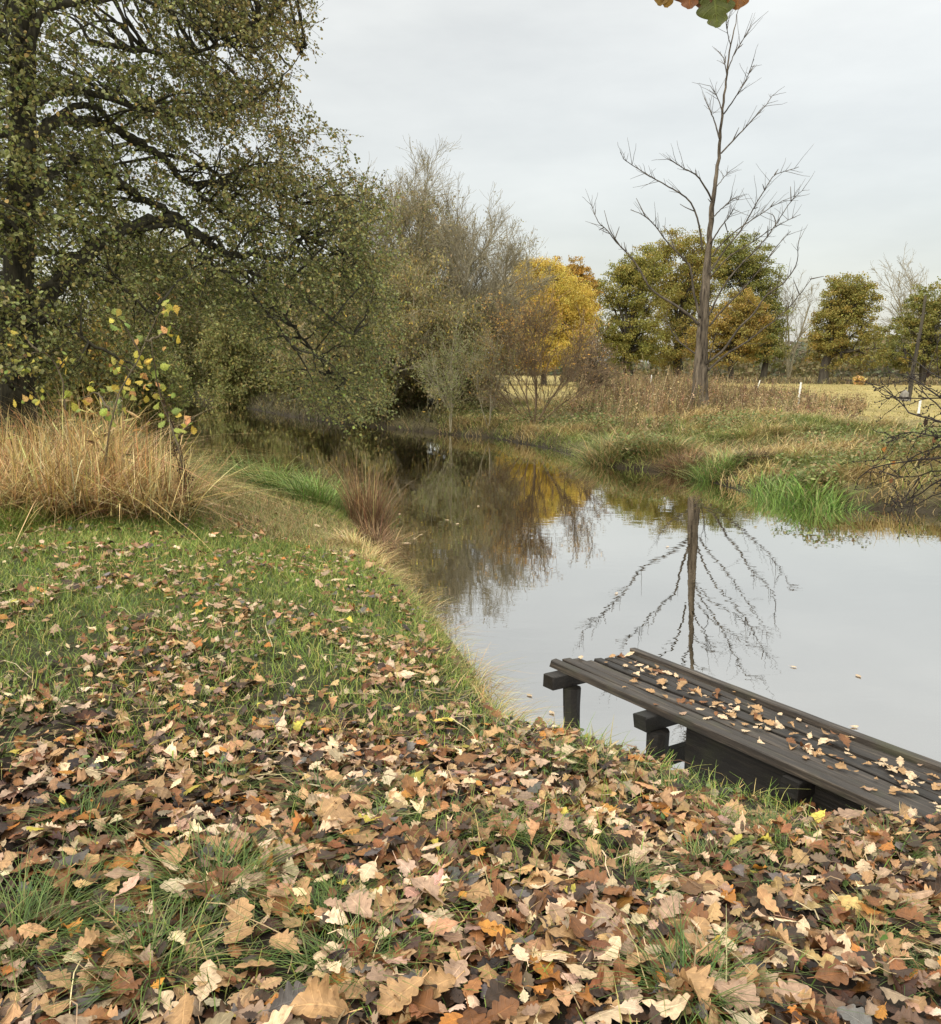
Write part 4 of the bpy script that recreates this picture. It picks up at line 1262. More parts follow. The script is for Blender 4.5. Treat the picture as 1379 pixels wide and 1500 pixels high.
oak_tree('lime_tree', 'golden yellow rounded tree behind the reddish willow shrub', 78, (797, 562), 8, [(795, 432, 54, 46), (765, 460, 52, 46), (825, 462, 44, 50), (790, 402, 28, 22), (800, 505, 64, 34)], YEL, [4, 4, 2, 2], 300, 150, .19, fork=(797, 500), crad=.13)
oak_tree('beech_tree', 'orange-brown tree standing behind the golden yellow one', 95, (842, 560), 10, [(828, 410, 36, 34), (850, 430, 26, 40), (845, 470, 30, 40), (862, 450, 14, 40), (725, 450, 34, 40), (740, 490, 30, 30)], ORB, [3, 3, 3, 3], 170, 75, .3, fork=(842, 500))


def bare_tree(name, label, D, stems, levels, mat=None, cat='tree', leaves=None, sides=(7, 5, 4, 3, 3), group=None, basez=None):
    """stems: list of (px,py base, px,py aim, length m, radius m, depth tilt)"""
    b0 = at(stems[0][0], stems[0][1], D); b0[2] = TZ(b0[0:1], b0[1:2])[0] - .1 if basez is None else basez
    root = empty(name, b0); tag(root, label, cat, group)
    st, dr, ln, rd = [], [], [], []
    for (x0, y0, x1, y1, L, r, tilt) in stems:
        a = at(x0, y0, D); b = at(x1, y1, D) + np.array([0, tilt, 0])
        if y0 == stems[0][1]: a[2] = b0[2]
        st.append(a); dr.append(b - a); ln.append(L if L else np.linalg.norm(b - a)); rd.append(r)
    lv = grow(np.array(st), np.array(dr), np.array(ln), np.array(rd), levels)
    mt = mat or M_WILLOW
    m1, m2 = MB(), MB()
    half = max(1, len(lv) - 2)
    for i, (P, Rr) in enumerate(lv):
        tubes(m1 if i < half else m2, P, np.maximum(Rr, levels[i].get('rmin', .004)), sides[min(i, 4)], cap=False)
    m1.build('trunk', mt, root, True, origin=b0)
    cr_ = m2.build('twigs', mt, root, True, origin=b0)
    if leaves:
        mb = MB()
        P = np.concatenate([lv[i][0][:, 1:].reshape(-1, 3) for i in leaves.get('lev', (-1,))])
        if 'keep' in leaves:
            px, py, _ = proj(P)
            P = P[rng.random(len(P)) < leaves['keep'](px, py)]
        n = int(leaves['n'])
        i = rng.integers(0, len(P), n)
        pos = P[i] + rng.normal(0, leaves.get('jit', .08), (n, 3))
        f = norm(rng.normal(0, .6, (n, 3)) + np.array([0, 0, leaves.get('hang', -.5)]))
        scatter(mb, proto_diamond(leaves.get('w', .16)), pos, frames(f, rdir(n)), rng.uniform(.6, 1.3, n) * leaves['s'], pick(leaves['c'], leaves['cw'], n, .18))
        mb.build('foliage', M_FAR, root, origin=b0)
    return root, lv


LT = dict
# distant bare trees
for (x, ytop, D, spread, lab) in [(1345, 352, 112, .8, 'tall grey bare tree rising above the green oak at the right edge'), (1155, 385, 128, .7, 'pale bare tree between the dark green oak and the freestanding oak')]:
    h = (557 - ytop) / F_PX * D
    bare_tree('bare_tree', lab, D, [(x, 557, x - 14, ytop, h * .62, .2, 1), (x, 557, x + 16, ytop, h * .62, .18, -1), (x, 557, x + 2, ytop, h * .7, .2, 2), (x, 557, x - 34, ytop + 30, h * .6, .14, 0)],
              [LT(k=7, nc=8, t0=.3, ang=32, lr=.5, rr=.5, up=.3, wob=.2, taper=.4), LT(k=6, nc=7, t0=.15, ang=35, lr=.5, rr=.55, up=.4, wob=.3), LT(k=5, nc=5, t0=.2, ang=35, lr=.5, rr=.6, up=.3, wob=.4, rmin=.018), LT(k=4, wob=.4, up=.2, rmin=.013)],
              M_WILLOW, leaves=None)

# background wood along the horizon (one mass)
mb = MB()
n = 52000
pxs = rng.uniform(560, 1750, n); D = rng.uniform(150, 210, n)
top = np.interp(pxs, [560, 700, 860, 960, 1100, 1180, 1290, 1400, 1750], [545, 532, 530, 522, 505, 497, 500, 482, 470]) + (fbm(pxs / 34, D * 0 + 3, 81) - .5) * 34 + (vnoise(pxs / 9, D * 0, 82) - .5) * 8
pyy = 553 - (553 - top) * rng.random(n) ** .8
P = at(pxs, pyy, D)
cpat = fbm(pxs / 30, pyy / 22, 83)[:, None]
cc = np.where(cpat > .5, pick([(.17, .16, .075), (.2, .16, .08)], [1, 1], n, .12), pick([(.12, .13, .075), (.15, .13, .09)], [1, 1], n, .12))
scatter(mb, proto_diamond(.4), P, frames(rdir(n), norm(rng.normal(0, .7, (n, 3)) + [0, -.3, .7])), rng.uniform(.5, 1.1, n), cc)
tag(mb.build('distant_woods', M_FAR), 'pale olive wood along the horizon beyond the pasture', 'wood', kind='stuff')
# rough strip at the far end of the pasture
mb = MB()
n = 9000
pxs = rng.uniform(820, 1650, n); P = at(pxs, np.full(n, 560.), rng.uniform(92, 128, n)); P[:, 2] = TZ(P[:, 0], P[:, 1])
blades(mb, P, rng.uniform(.2, .8, n), rng.uniform(.08, .16, n), rng.uniform(.1, .8, n), rng.uniform(0, 6.28, n), pick([(.13, .1, .055), (.3, .24, .12), (.1, .09, .045)], [4, 2, 4], n, .15), 2)
tag(mb.build('rough_grass', M_STRAW), 'rough brown grass strip under the oaks at the far end of the pasture', 'grass', kind='stuff')

# ------------------------------------------------------------------ willows on the far bank
rng = np.random.default_rng(113); random.seed(113)
WL = [(.215, .185, .08), (.27, .23, .105), (.17, .155, .065), (.28, .22, .09)]
lev_w = [LT(k=8, nc=14, t0=.12, ang=42, lr=.5, rr=.5, up=.15, wob=.25, taper=.35), LT(k=7, nc=12, t0=.12, ang=40, lr=.5, rr=.5, up=.35, wob=.35), LT(k=6, nc=10, t0=.08, ang=34, lr=.6, rr=.55, up=.4, wob=.35, rmin=.008), LT(k=5, wob=.35, up=.4, rmin=.0055)]
bare_tree('willow_tree', 'tall twiggy half-bare willow with feathery top on the far bank', 42,
          [(600, 608, 590, 230, 8.6, .2, 1), (600, 608, 640, 260, 7.6, .18, -1), (600, 608, 560, 260, 7.8, .18, 2), (600, 608, 700, 350, 6.4, .16, 0), (600, 608, 618, 220, 8.2, .18, 2), (600, 608, 520, 330, 7.4, .15, -1), (600, 608, 470, 420, 6, .14, 1), (600, 608, 690, 450, 5, .13, -1)],
          lev_w, M_WILLOW, leaves=LT(n=44000, s=.13, w=.17, c=WL, cw=[4, 4, 3, 2], jit=.1, hang=-.6, keep=lambda x, y: np.clip((y - 250) / 130, .04, 1) * np.clip((690 - x) / 60, .15, 1)))
bare_tree('willow_tree', 'spreading willow with a long bare limb reaching right toward the yellow tree', 40,
          [(655, 612, 690, 400, 6.2, .2, 0), (655, 612, 650, 420, 6.0, .16, 1), (655, 612, 730, 440, 5.6, .15, -1), (640, 480, 770, 452, 4.2, .1, 0), (640, 500, 745, 470, 3.4, .09, -1), (655, 612, 610, 450, 5.4, .14, 1)],
          lev_w, M_WILLOW, leaves=LT(n=30000, s=.13, w=.17, c=WL, cw=[4, 4, 3, 2], jit=.1, hang=-.6, keep=lambda x, y: np.clip((y - 420) / 90, .05, 1) * np.clip((720 - x) / 70, .2, 1)))
droop_l = [LT(k=8, nc=9, t0=.3, ang=45, lr=.6, rr=.5, up=.0, wob=.25, taper=.35), LT(k=7, nc=9, t0=.15, ang=40, lr=.62, rr=.5, up=-.4, wob=.35), LT(k=7, nc=5, t0=.1, ang=30, lr=.6, rr=.55, up=-1.0, wob=.3, rmin=.009), LT(k=5, wob=.3, up=-.9, rmin=.0065)]
bare_tree('willow_tree', 'low drooping willow with olive and yellow leaves trailing to the water', 37,
          [(560, 606, 550, 420, 5.4, .16, 0), (560, 606, 590, 400, 5.4, .16, -1), (560, 606, 520, 430, 5.0, .15, 0), (560, 606, 615, 450, 4.6, .14, -1), (560, 606, 560, 470, 4.4, .14, -2), (560, 606, 490, 470, 4.6, .14, -1)],
          droop_l, M_WILLOW, leaves=LT(n=60000, s=.13, w=.19, c=WL + [(.5, .38, .08)], cw=[4, 4, 4, 2, .8], jit=.14, hang=-.9, lev=(-1, -2)))

# bushes farther up the river and behind the alder
def bush(name, label, D, x, ybase, w, top, cols, wts, n=11000, ls=.16, flatw=.3, cat='bush', group=None, stems=9):
    base = at(x, ybase, D); base[2] = TZ(base[0:1], base[1:2])[0] - .1
    if base[2] < 0: base[2] = -.1
    root = empty(name, base); tag(root, label, cat, group)
    h = (ybase - top) / F_PX * D; wd = w / F_PX * D
    a = rng.uniform(0, 6.28, stems); rr = rng.uniform(.1, .8, stems)
    dr = np.c_[np.cos(a) * rr * wd / h * .9, np.sin(a) * rr * .7, np.ones(stems)]
    lv = grow(np.repeat(base[None], stems, 0), dr, h * rng.uniform(.6, .85, stems), np.full(stems, .07), [LT(k=7, nc=9, t0=.15, ang=48, lr=.5, rr=.5, up=.0, wob=.35), LT(k=6, nc=8, t0=.1, ang=45, lr=.55, rr=.5, up=.1, wob=.4, rmin=.008), LT(k=5, wob=.5, up=-.2, rmin=.006)])
    m1 = MB()
    for i, (P, Rr) in enumerate(lv): tubes(m1, P, np.maximum(Rr, .006), (6, 4, 3)[i], cap=False)
    m1.build('stems', M_TWIG, root, True, origin=base)
    mb = MB()
    P = np.concatenate([lv[1][0][:, 2:].reshape(-1, 3), lv[2][0].reshape(-1, 3)])
    i = rng.integers(0, len(P), n)
    pos = P[i] + rng.normal(0, .13, (n, 3))
    nc = 150
    cd = rdir(nc) * rng.uniform(.55, 1.0, (nc, 1)); cd[:, 2] = np.abs(cd[:, 2]) * .95
    Cc = base + cd * np.array([wd * .5, min(wd * .5, 3.5), h * .92])
    m_ = int(n * 1.1); ci = rng.integers(0, nc, m_)
    pos2 = Cc[ci] + rdir(m_) * rng.random((m_, 1)) ** .5 * np.array([wd * .13, wd * .13, h * .13]) + rng.normal(0, .08, (m_, 3))
    pos = np.r_[pos, pos2]
    pos = pos[pos[:, 2] > .05]; m = len(pos)
    scatter(mb, proto_diamond(flatw), pos, frames(rdir(m) + [0, 0, -.3], norm(rng.normal(0, .7, (m, 3)) + [0, 0, .8])), rng.uniform(.6, 1.3, m) * ls, pick(cols, wts, m, .2))
    mb.build('foliage', M_FAR, root, origin=base)
    return root


OLV = [(.18, .175, .055), (.24, .225, .072), (.145, .145, .047), (.30, .25, .08)]
GRB = [(.24, .225, .105), (.29, .26, .125), (.2, .19, .08)]
bush('willow_bush', 'dull olive willow bush overhanging the water where the river bends away', 56, 400, 598, 95, 420, OLV, [3, 4, 3, 2], 24000, .2)
bush('willow_bush', 'dark olive bush trailing into the water left of the drooping willow', 46, 480, 610, 75, 400, OLV, [4, 3, 4, 1], 22000, .17)
bush('willow_bush', 'greyish tall bush closing the view at the end of the river', 72, 300, 590, 110, 395, GRB + OLV, [3, 3, 3, 1, 2, 1, 1], 24000, .25)
bush('willow_bush', 'low olive bush leaning over the water below the tall willow', 39, 590, 618, 60, 500, OLV + WL, [3, 3, 3, 2, 2, 2, 1, 2], 20000, .14)
bush('willow_bush', 'dark low bush in the shade under the drooping willow', 36, 545, 616, 50, 535, OLV, [3, 2, 4, 1], 12000, .13)
bush('willow_bush', 'dense olive bush closing the river bend at its far end', 66, 268, 588, 60, 470, GRB + OLV, [2, 2, 2, 3, 2, 3, 1], 18000, .2)
bush('willow_bush', 'dark overhanging bush at the waterline of the river bend', 50, 345, 596, 60, 470, OLV, [3, 2, 4, 1], 18000, .17)
bush('hazel_bush', 'yellowing bush half hidden behind the alder foliage', 30, 115, 600, 60, 445, [(.3, .2, .04), (.22, .17, .045), (.14, .13, .04)], [3, 3, 3], 9000, .13)
bush('hazel_bush', 'dark green bush under the alder at the left edge', 24, 20, 630, 80, 470, OD, [3, 3, 2, 3], 12000, .11)
bush('hazel_bush', 'dark green bush between the alder and the river bend', 34, 215, 612, 55, 480, OD + OLV, [3, 3, 2, 3, 2, 1, 1, 0], 10000, .13)
bush('hazel_bush', 'tall dark bush behind the alder trunk', 36, -40, 600, 120, 330, OD, [3, 3, 2, 3], 16000, .16)
bush('willow_bush', 'grey-green bush behind the alder crown beyond the river', 62, 200, 585, 120, 330, GRB + OLV, [2, 2, 3, 3, 3, 2, 1], 18000, .25)

# reddish willow shrub and saplings on the far bank
RED = [(.4, .25, .08), (.3, .21, .09), (.27, .2, .08), (.52, .31, .07)]
M_RED = bark_mat('shrub_twig', (.10, .07, .043), (.22, .16, .10), scale=5, bump=.004)
lev_s = [LT(k=7, nc=9, t0=.2, ang=30, lr=.55, rr=.5, up=.3, wob=.25, taper=.3), LT(k=6, nc=8, t0=.1, ang=28, lr=.55, rr=.55, up=.4, wob=.3, rmin=.007), LT(k=5, nc=4, t0=.1, ang=28, lr=.5, up=.4, wob=.3, rmin=.006), LT(k=4, up=.3, wob=.3, rmin=.005)]
bare_tree('willow_shrub', 'fan-shaped reddish brown willow shrub at the far waterline', 31,
          [(783, 622, 785, 450, 3.0, .035, 0), (783, 622, 730, 470, 3.1, .026, 0), (783, 622, 838, 470, 3.1, .026, 0), (783, 622, 755, 445, 3.2, .026, .6), (783, 622, 812, 445, 3.2, .026, -.6), (783, 622, 705, 510, 2.9, .022, .3), (783, 622, 862, 500, 3.0, .022, -.3), (783, 622, 875, 555, 2.4, .02, .2), (783, 622, 700, 560, 2.2, .02, .2)],
          lev_s, M_RED, cat='shrub', leaves=LT(n=3800, s=.08, w=.2, c=RED, cw=[3, 3, 3, 2], jit=.05, hang=.1, keep=lambda x, y: np.clip((560 - y) / 80, .05, 1)))
bare_tree('willow_sapling', 'thin upright willow sapling rising from the dark brown tussock', 31.5,
          [(660, 630, 665, 480, 2.9, .03, 0), (660, 630, 650, 500, 2.4, .02, .2), (660, 630, 680, 510, 2.2, .02, -.2)], lev_s[:1] + lev_s[1:3], M_WILLOW, cat='sapling', sides=(5, 4, 3, 3, 3),
          leaves=LT(n=2600, s=.11, w=.16, c=[(.2, .2, .08), (.16, .16, .06)], cw=[1, 1], jit=.06, hang=-.3))
bare_tree('willow_sapling', 'slender twiggy sapling on the grassy far bank right of the first sapling', 31,
          [(716, 632, 712, 500, 2.6, .028, 0), (716, 632, 735, 520, 2.2, .02, .2), (716, 632, 700, 530, 2.0, .02, -.2)], lev_s[:1] + lev_s[1:3], M_WILLOW, cat='sapling', sides=(5, 4, 3, 3, 3),
          leaves=LT(n=1900, s=.1, w=.16, c=[(.22, .2, .08), (.24, .18, .07)], cw=[1, 1], jit=.06, hang=-.3))
bush('willow_bush', 'loose grey-green undergrowth bush behind the two saplings', 36, 690, 618, 75, 510, [(.2, .19, .085), (.16, .15, .06), (.24, .2, .09)], [3, 3, 2], 7000, .11, .18)
bush('bramble_bush', 'tangled brown thicket between the reddish shrub and the oak', 44, 868, 588, 40, 480, [(.2, .14, .09), (.26, .18, .09), (.16, .12, .07)], [3, 2, 3], 3000, .12, .2)
bush('maple_bush', 'small bright orange bush under the freestanding oak', 92, 1258, 559, 9, 546, [(.5, .33, .1), (.55, .38, .16)], [1, 1], 500, .22, .35)

# ------------------------------------------------------------------ leaning alder, left
rng = np.random.default_rng(114); random.seed(114)
AD = 14.5
al_base = at(28, 690, AD); al_base[2] = TZ(al_base[0:1], al_base[1:2])[0]
alder = empty('alder_tree', al_base)
tag(alder, 'big leaning alder with dark limbs and small green leaves on the near bank', 'tree')


def adep(px):
    return AD + 6.5 * np.clip((np.asarray(px, float) - 60) / 480, -.25, 1)


def limb(pts, r0, r1, dz=0):
    P = np.array([np.r_[at(x, y, adep(x) + dz * i / (len(pts) - 1)), 0] for i, (x, y) in enumerate(pts)])
    kk = len(pts) * 5
    P = interp_path(P, kk)[:, :3] + rng.normal(0, .02, (kk, 3))
    return P, np.linspace(r0, r1, kk)


mb = MB()
tp = np.array([np.r_[al_base - [0, 0, .2], .33], np.r_[at(25, 520, AD), .26], np.r_[at(28, 380, AD), .22], np.r_[at(32, 250, AD), .2], np.r_[at(34, 120, AD), .185], np.r_[at(36, 0, AD), .16], np.r_[at(45, -160, AD), .12], np.r_[at(60, -330, AD), .05]])
tp = interp_path(tp, 40)
tubes(mb, tp[:, :3], tp[:, 3], 12)
mb.build('trunk', M_BARK, alder, True, origin=al_base)
LIMBS = [
    ([(20, 590), (40, 500), (75, 430), (120, 375), (190, 332), (250, 322), (290, 345), (330, 370), (385, 374), (418, 380), (434, 352)], .15, .045, 0),
    ([(35, 230), (60, 190), (90, 176), (150, 184), (195, 204), (232, 228), (262, 258), (280, 268), (340, 268), (390, 278), (450, 300)], .10, .02, .5),
    ([(40, 300), (100, 236), (150, 242), (190, 280), (250, 310), (300, 350), (340, 385), (390, 430), (430, 480), (470, 530), (500, 575)], .09, .018, .5),
    ([(35, 80), (60, 25), (90, 6), (150, -2), (230, -20)], .08, .03, -1),
    ([(34, 100), (15, 62), (-15, 40), (-60, 20)], .08, .03, -1),
    ([(36, 60), (20, 20), (0, -20)], .07, .03, 1),
    ([(45, 150), (110, 132), (180, 150), (240, 165), (330, 165), (400, 125), (448, 70)], .07, .007, 1),
    ([(280, 268), (300, 292), (350, 330), (430, 345)], .04, .015, .4),
    ([(40, 200), (130, 155), (200, 212), (300, 245), (400, 320), (520, 380)], .06, .014, 1.5),
    ([(300, 352), (318, 352), (345, 390), (420, 420), (520, 490)], .045, .014, -1),
    ([(200, 335), (260, 332), (288, 362), (300, 378), (360, 420), (440, 520)], .05, .014, -1.5),
    ([(120, 130), (180, 240), (190, 262), (190, 285)], .025, .012, .3),
    ([(130, 60), (260, 80), (380, 40), (440, -30)], .05, .007, 0),
    ([(30, 350), (-20, 300), (-80, 270)], .08, .03, -1),
    ([(30, 440), (100, 400), (160, 410), (230, 470)], .06, .012, -2),
    ([(30, 480), (80, 470), (130, 500), (200, 540)], .05, .012, -2.5),
]
limb_pts = []
for pts_, r0, r1, dz in LIMBS:
    m = MB(); P, Rr = limb(pts_, r0, r1, dz)
    tubes(m, P, Rr, 8)
    m.build('limb', M_BARK, alder, True, origin=al_base)
    limb_pts.append(P)
LPT = np.concatenate(limb_pts + [tp[:, :3]])

AP = [(-190, -190), (480, -190), (466, 20), (440, 80), (432, 150), (488, 184), (540, 228), (580, 290), (585, 400), (590, 500), (575, 602), (525, 630), (455, 606), (390, 554), (345, 505), (300, 462), (262, 470), (250, 555), (130, 575), (-190, 600)]
HOLES = [(170, 45, 80, 34, .9), (95, 15, 40, 30, .6), (225, 232, 60, 20, .96), (258, 285, 50, 20, .95), (300, 250, 40, 16, .8), (205, 312, 50, 16, .92), (190, 200, 50, 18, .85), (330, 205, 60, 22, .6), (120, 178, 50, 9, .7), (300, 345, 60, 16, .85), (390, 372, 50, 12, .7), (240, 325, 50, 10, .8), (35, 150, 20, 90, .5), (390, 190, 40, 30, .4), (60, 60, 26, 40, .5), (15, 30, 30, 40, .7), (285, 395, 60, 20, .4), (215, 100, 50, 20, .5), (455, 300, 60, 60, .1), (420, 60, 40, 60, .25), (300, 470, 40, 40, .4)]


def alder_points(n):
    out = []
    tot = 0
    while tot < n:
        q = poly_sample(n, AP)
        keep = ((adep(q[:, 0]) / AD) ** 2 / 2.1)
        for (x, y, a, b, s) in HOLES:
            keep *= 1 - s * np.exp(-(((q[:, 0] - x) / a) ** 2 + ((q[:, 1] - y) / b) ** 2) ** 1.5)
        D = adep(q[:, 0]) + .7 + rng.normal(0, 1.5, len(q))
        g = .6 * fbm(q[:, 0] / 46, q[:, 1] / 28 - q[:, 0] / 80, 91) + .4 * fbm(q[:, 0] / 40 + D * 1.3, q[:, 1] / 40, 93)
        keep *= smooth((g - .39) / .14) * .96 + .04
        # thinner towards the rim
        de = dist_poly(q[:, 0], q[:, 1], np.array(AP + AP[:1]))
        keep *= .12 + .88 * smooth((de + (fbm(q[:, 0] / 22, q[:, 1] / 22, 97) - .5) * 60) / 55)
        k = rng.random(len(q)) < keep
        out.append(np.c_[q[k], D[k]]); tot += k.sum()
    return np.concatenate(out)[:n]


AQ = alder_points(8200)
TP = at(AQ[:, 0], AQ[:, 1], AQ[:, 2])
TP = TP[TP[:, 2] > .3]
n = len(TP)
# boughs from the limbs into the foliage
mb = MB()
bi = rng.choice(n, 520, replace=False)
for i in bi:
    p = TP[i]
    d = np.linalg.norm(LPT - p, axis=1)
    j = np.argsort(d)[rng.integers(0, 6)]
    s = LPT[j]
    L = np.linalg.norm(p - s)
    if L > 2.6: continue
    mid = (s + p) / 2 + rng.normal(0, .06 * L, 3) + [0, 0, .07 * L]
    q = interp_path(np.array([s, mid, p]), 8) + rng.normal(0, .015, (8, 3))
    tubes(mb, q, np.linspace(min(.04, .012 + .011 * L), .004, 8), 5)
# twigs with leaves
dirs = norm(rng.normal(0, .55, (n, 3)) + np.array([.55, .15, -.28]))
L = rng.uniform(.45, 1.1, n)
t = np.linspace(-.5, .5, 5)
P = TP[:, None] + dirs[:, None] * (L[:, None] * t)[..., None] + rng.normal(0, .02, (n, 5, 3))
P[..., 2] -= (.12 * (t + .5) ** 2)[None]
tubes(mb, P, np.broadcast_to(np.linspace(.005, .0025, 5), (n, 5)), 3, cap=False)
mb.build('twigs', M_BARK, alder, True, origin=al_base)
per = 17
rep = np.repeat(np.arange(n), per); m = len(rep)
tt = rng.uniform(0, 4, m); i0 = np.minimum(tt.astype(int), 3); fr = (tt - i0)[:, None]
pos = P[rep, i0] * (1 - fr) + P[rep, i0 + 1] * fr + rng.normal(0, .022, (m, 3))
ALC = [(.18, .19, .052), (.24, .245, .075), (.135, .145, .042), (.28, .24, .07), (.34, .24, .075)]
f = norm(dirs[rep] * .5 + rng.normal(0, .6, (m, 3)) + [0, 0, -.25])
nr = norm(rng.normal(0, .55, (m, 3)) + [0, -.15, .8])
# upper right of the crown turns olive brown
px, py, _ = proj(pos)
br = smooth((px - 150) / 300) * smooth((420 - py) / 250)
w1 = pick(ALC, [4, 4, 3, 1.2, .4], m, .2); w2 = pick([(.28, .235, .08), (.235, .215, .07), (.34, .25, .085)], [3, 3, 2], m, .2)
cc = np.where((rng.random(m) < br * .75)[:, None], w2, w1)
mb = MB()
scatter(mb, proto_round(.4), pos, frames(f, nr), rng.uniform(.038, .074, m), cc)
mb.build('crown', M_LEAF, alder, origin=al_base)

# ------------------------------------------------------------------ oak saplings in the dry grass
rng = np.random.default_rng(115); random.seed(115)
OAK_S = [proto_oak(25, 3, s + 90, lobes=4.2, curl=.7, width=.36) for s in range(4)]
YG = [(.46, .40, .07), (.34, .37, .08), (.55, .41, .07), (.5, .28, .11), (.24, .31, .075)]


def sapling(label, D, paths, nleaf, s, leafpts):
    base = at(*paths[0][0], D); z = TZ(base[0:1], base[1:2])[0]
    base[2] = z
    root = empty('oak_sapling', base); tag(root, label, 'sapling')
    mb = MB()
    first = True
    for p in paths:
        Q = np.array([at(x, y, D + .15 * rng.normal()) for x, y in p])
        if first: Q[0] = base; first = False
        Q = interp_path(Q, 14) + rng.normal(0, .006, (14, 3))
        tubes(mb, Q, np.linspace(.014, .005, 14), 5)
    mb.build('stem', M_TWIG, root, True, origin=base)
    mb = MB()
    for (x, y, k, r) in leafpts:
        k = max(2, int(k * .65))
        c = at(np.full(k, x), np.full(k, y), D) + rng.normal(0, r, (k, 3))
        for q in range(4):
            kk = np.arange(k) % 4 == q
            if kk.any():
                m = kk.sum()
                scatter(mb, OAK_S[q], c[kk], frames(rdir(m) + [0, 0, -.3], norm(rng.normal(0, .45, (m, 3)) + [0, -.8, .5])), rng.uniform(.7, 1.25, m) * s, pick(YG, [4, 4, 3, 2, 3], m, .15))
    mb.build('foliage', M_OAKLEAF, root, True, origin=base)


sapling('oak sapling with yellow and green leaves at the river end of the dry grass', 9.9,
        [[(140, 640), (170, 590), (205, 520), (225, 475), (240, 445)], [(272, 720), (262, 660), (245, 610), (232, 570), (222, 500)], [(205, 520), (185, 480), (172, 465)], [(215, 500), (240, 488), (256, 472)], [(160, 600), (140, 575), (120, 585)], [(262, 640), (285, 612)], [(195, 545), (170, 530)]],
        0, .095, [(240, 440, 7, .05), (250, 460, 8, .05), (252, 490, 7, .05), (172, 470, 9, .06), (180, 478, 4, .05), (245, 480, 5, .05), (205, 500, 9, .08), (228, 535, 10, .08), (162, 530, 8, .05), (175, 540, 6, .05), (185, 560, 9, .07), (205, 545, 10, .09), (225, 560, 10, .09),
                  (150, 570, 7, .06), (122, 583, 6, .05), (190, 580, 9, .08), (240, 585, 6, .06), (165, 600, 6, .07), (262, 605, 7, .07), (275, 620, 6, .06), (100, 590, 5, .05), (170, 590, 6, .06), (210, 590, 10, .09), (150, 610, 6, .06), (270, 635, 6, .07)])
sapling('smaller oak sapling with a few yellow-green leaves at the left of the dry grass', 11.0,
        [[(100, 650), (92, 560), (75, 525), (55, 515), (30, 525), (10, 535)], [(55, 515), (42, 500), (38, 490)], [(85, 540), (95, 528)]],
        0, .085, [(38, 490, 6, .05), (42, 500, 5, .05), (20, 535, 8, .05), (25, 543, 6, .05), (52, 530, 5, .05), (90, 522, 7, .05), (95, 528, 5, .04), (38, 555, 6, .06), (18, 512, 4, .05), (45, 560, 4, .05), (30, 585, 5, .05), (45, 580, 6, .06)])
# dead dock stalk in front of it
mb = MB()
D = 9.9
bs = at(275, 748, D); bs[2] = TZ(bs[0:1], bs[1:2])[0]
for pth in ([(275, 748), (272, 700), (262, 650), (240, 590), (232, 560)], [(280, 748), (278, 710), (266, 680)], [(268, 748), (264, 690), (250, 640)]):
    Q = np.array([at(x, y, D) for x, y in pth]); Q[0] = bs + rng.normal(0, .02, 3) * [1, 1, 0]
    Q = interp_path(Q, 14); tubes(mb, Q + rng.normal(0, .006, Q.shape), np.linspace(.009, .004, 14), 5, (.06, .035, .022))
    k = 150
    i = rng.integers(2, 13, k)
    scatter(mb, D_LEAF, Q[i] + rng.normal(0, .03, (k, 3)), frames(rdir(k), rdir(k)), rng.uniform(.015, .045, k), pick([(.05, .03, .02), (.1, .06, .035)], [2, 1], k))
o = mb.build('dead_dock_plant', M_STRAW, origin=bs); o.location = tuple(bs)
tag(o, 'dark brown dead dock stalk at the river end of the dry grass clump', 'plant')

# ------------------------------------------------------------------ fence posts, pole
rng = np.random.default_rng(116); random.seed(116)
for (x0, y0, x1, y1, D, lab) in [(1169, 589, 1174, 560, 38, 'white slanting plastic fence post nearest to the far bank weeds'), (1108, 573, 1114, 557, 62, 'white fence post leaning right behind the dead weeds'),
                                 (953, 562, 955, 549, 62, 'small white fence post half hidden in weeds left of the dead tree'), (1346, 603, 1349, 586, 34, 'white fence post behind the bare twigs at the right edge')]:
    a = at(x0, y0, D); b = at(x1, y1, D)
    a[2] = TZ(a[0:1], a[1:2])[0] - .05
    d = b - a
    mb = MB()
    P = np.array([a + d * t for t in np.linspace(0, 1, 6)])
    tubes(mb, P, np.array([.05, .045, .045, .045, .045, .038]), 8)
    for t in (.55, .75, .92):       # wire lugs
        tubes(mb, np.array([a + d * t, a + d * t + [.0, -.075, .0], a + d * t + [.0, -.075, .05]]), np.array([.012, .012, .012]), 5)
    o = mb.build('fence_post', M_POST, origin=a); o.location = tuple(a)
    tag(o, lab, 'fence post', 'white fence posts along the pasture')
D = 46
a = at(1333, 572, D); a[2] = TZ(a[0:1], a[1:2])[0] - .1
Q = interp_path(np.array([a, at(1338, 540, D), at(1346, 500, D), at(1352, 465, D), at(1357, 432, D)]), 16)
mb = MB(); tubes(mb, Q + rng.normal(0, .012, Q.shape), np.linspace(.12, .06, 16), 8)
o = mb.build('leaning_pole', M_OAKBARK, origin=a); o.location = tuple(a)
tag(o, 'thin leaning brown pole standing before the green oak at the right edge', 'pole')
# pale stump at its foot
b = at(1326, 572, D); b[2] = TZ(b[0:1], b[1:2])[0]
mb = MB()
P = np.array([b + [0, 0, z] for z in np.linspace(-.1, .55, 7)])
tubes(mb, P + rng.normal(0, .02, P.shape), np.array([.3, .26, .24, .23, .2, .19, .1]), 10)
m_ = bark_mat('pale_wood', (.12, .11, .095), (.26, .24, .21), scale=4)
o = mb.build('tree_stump', m_, None, True, origin=b); o.location = tuple(b)
tag(o, 'pale grey stump at the foot of the leaning pole', 'stump')

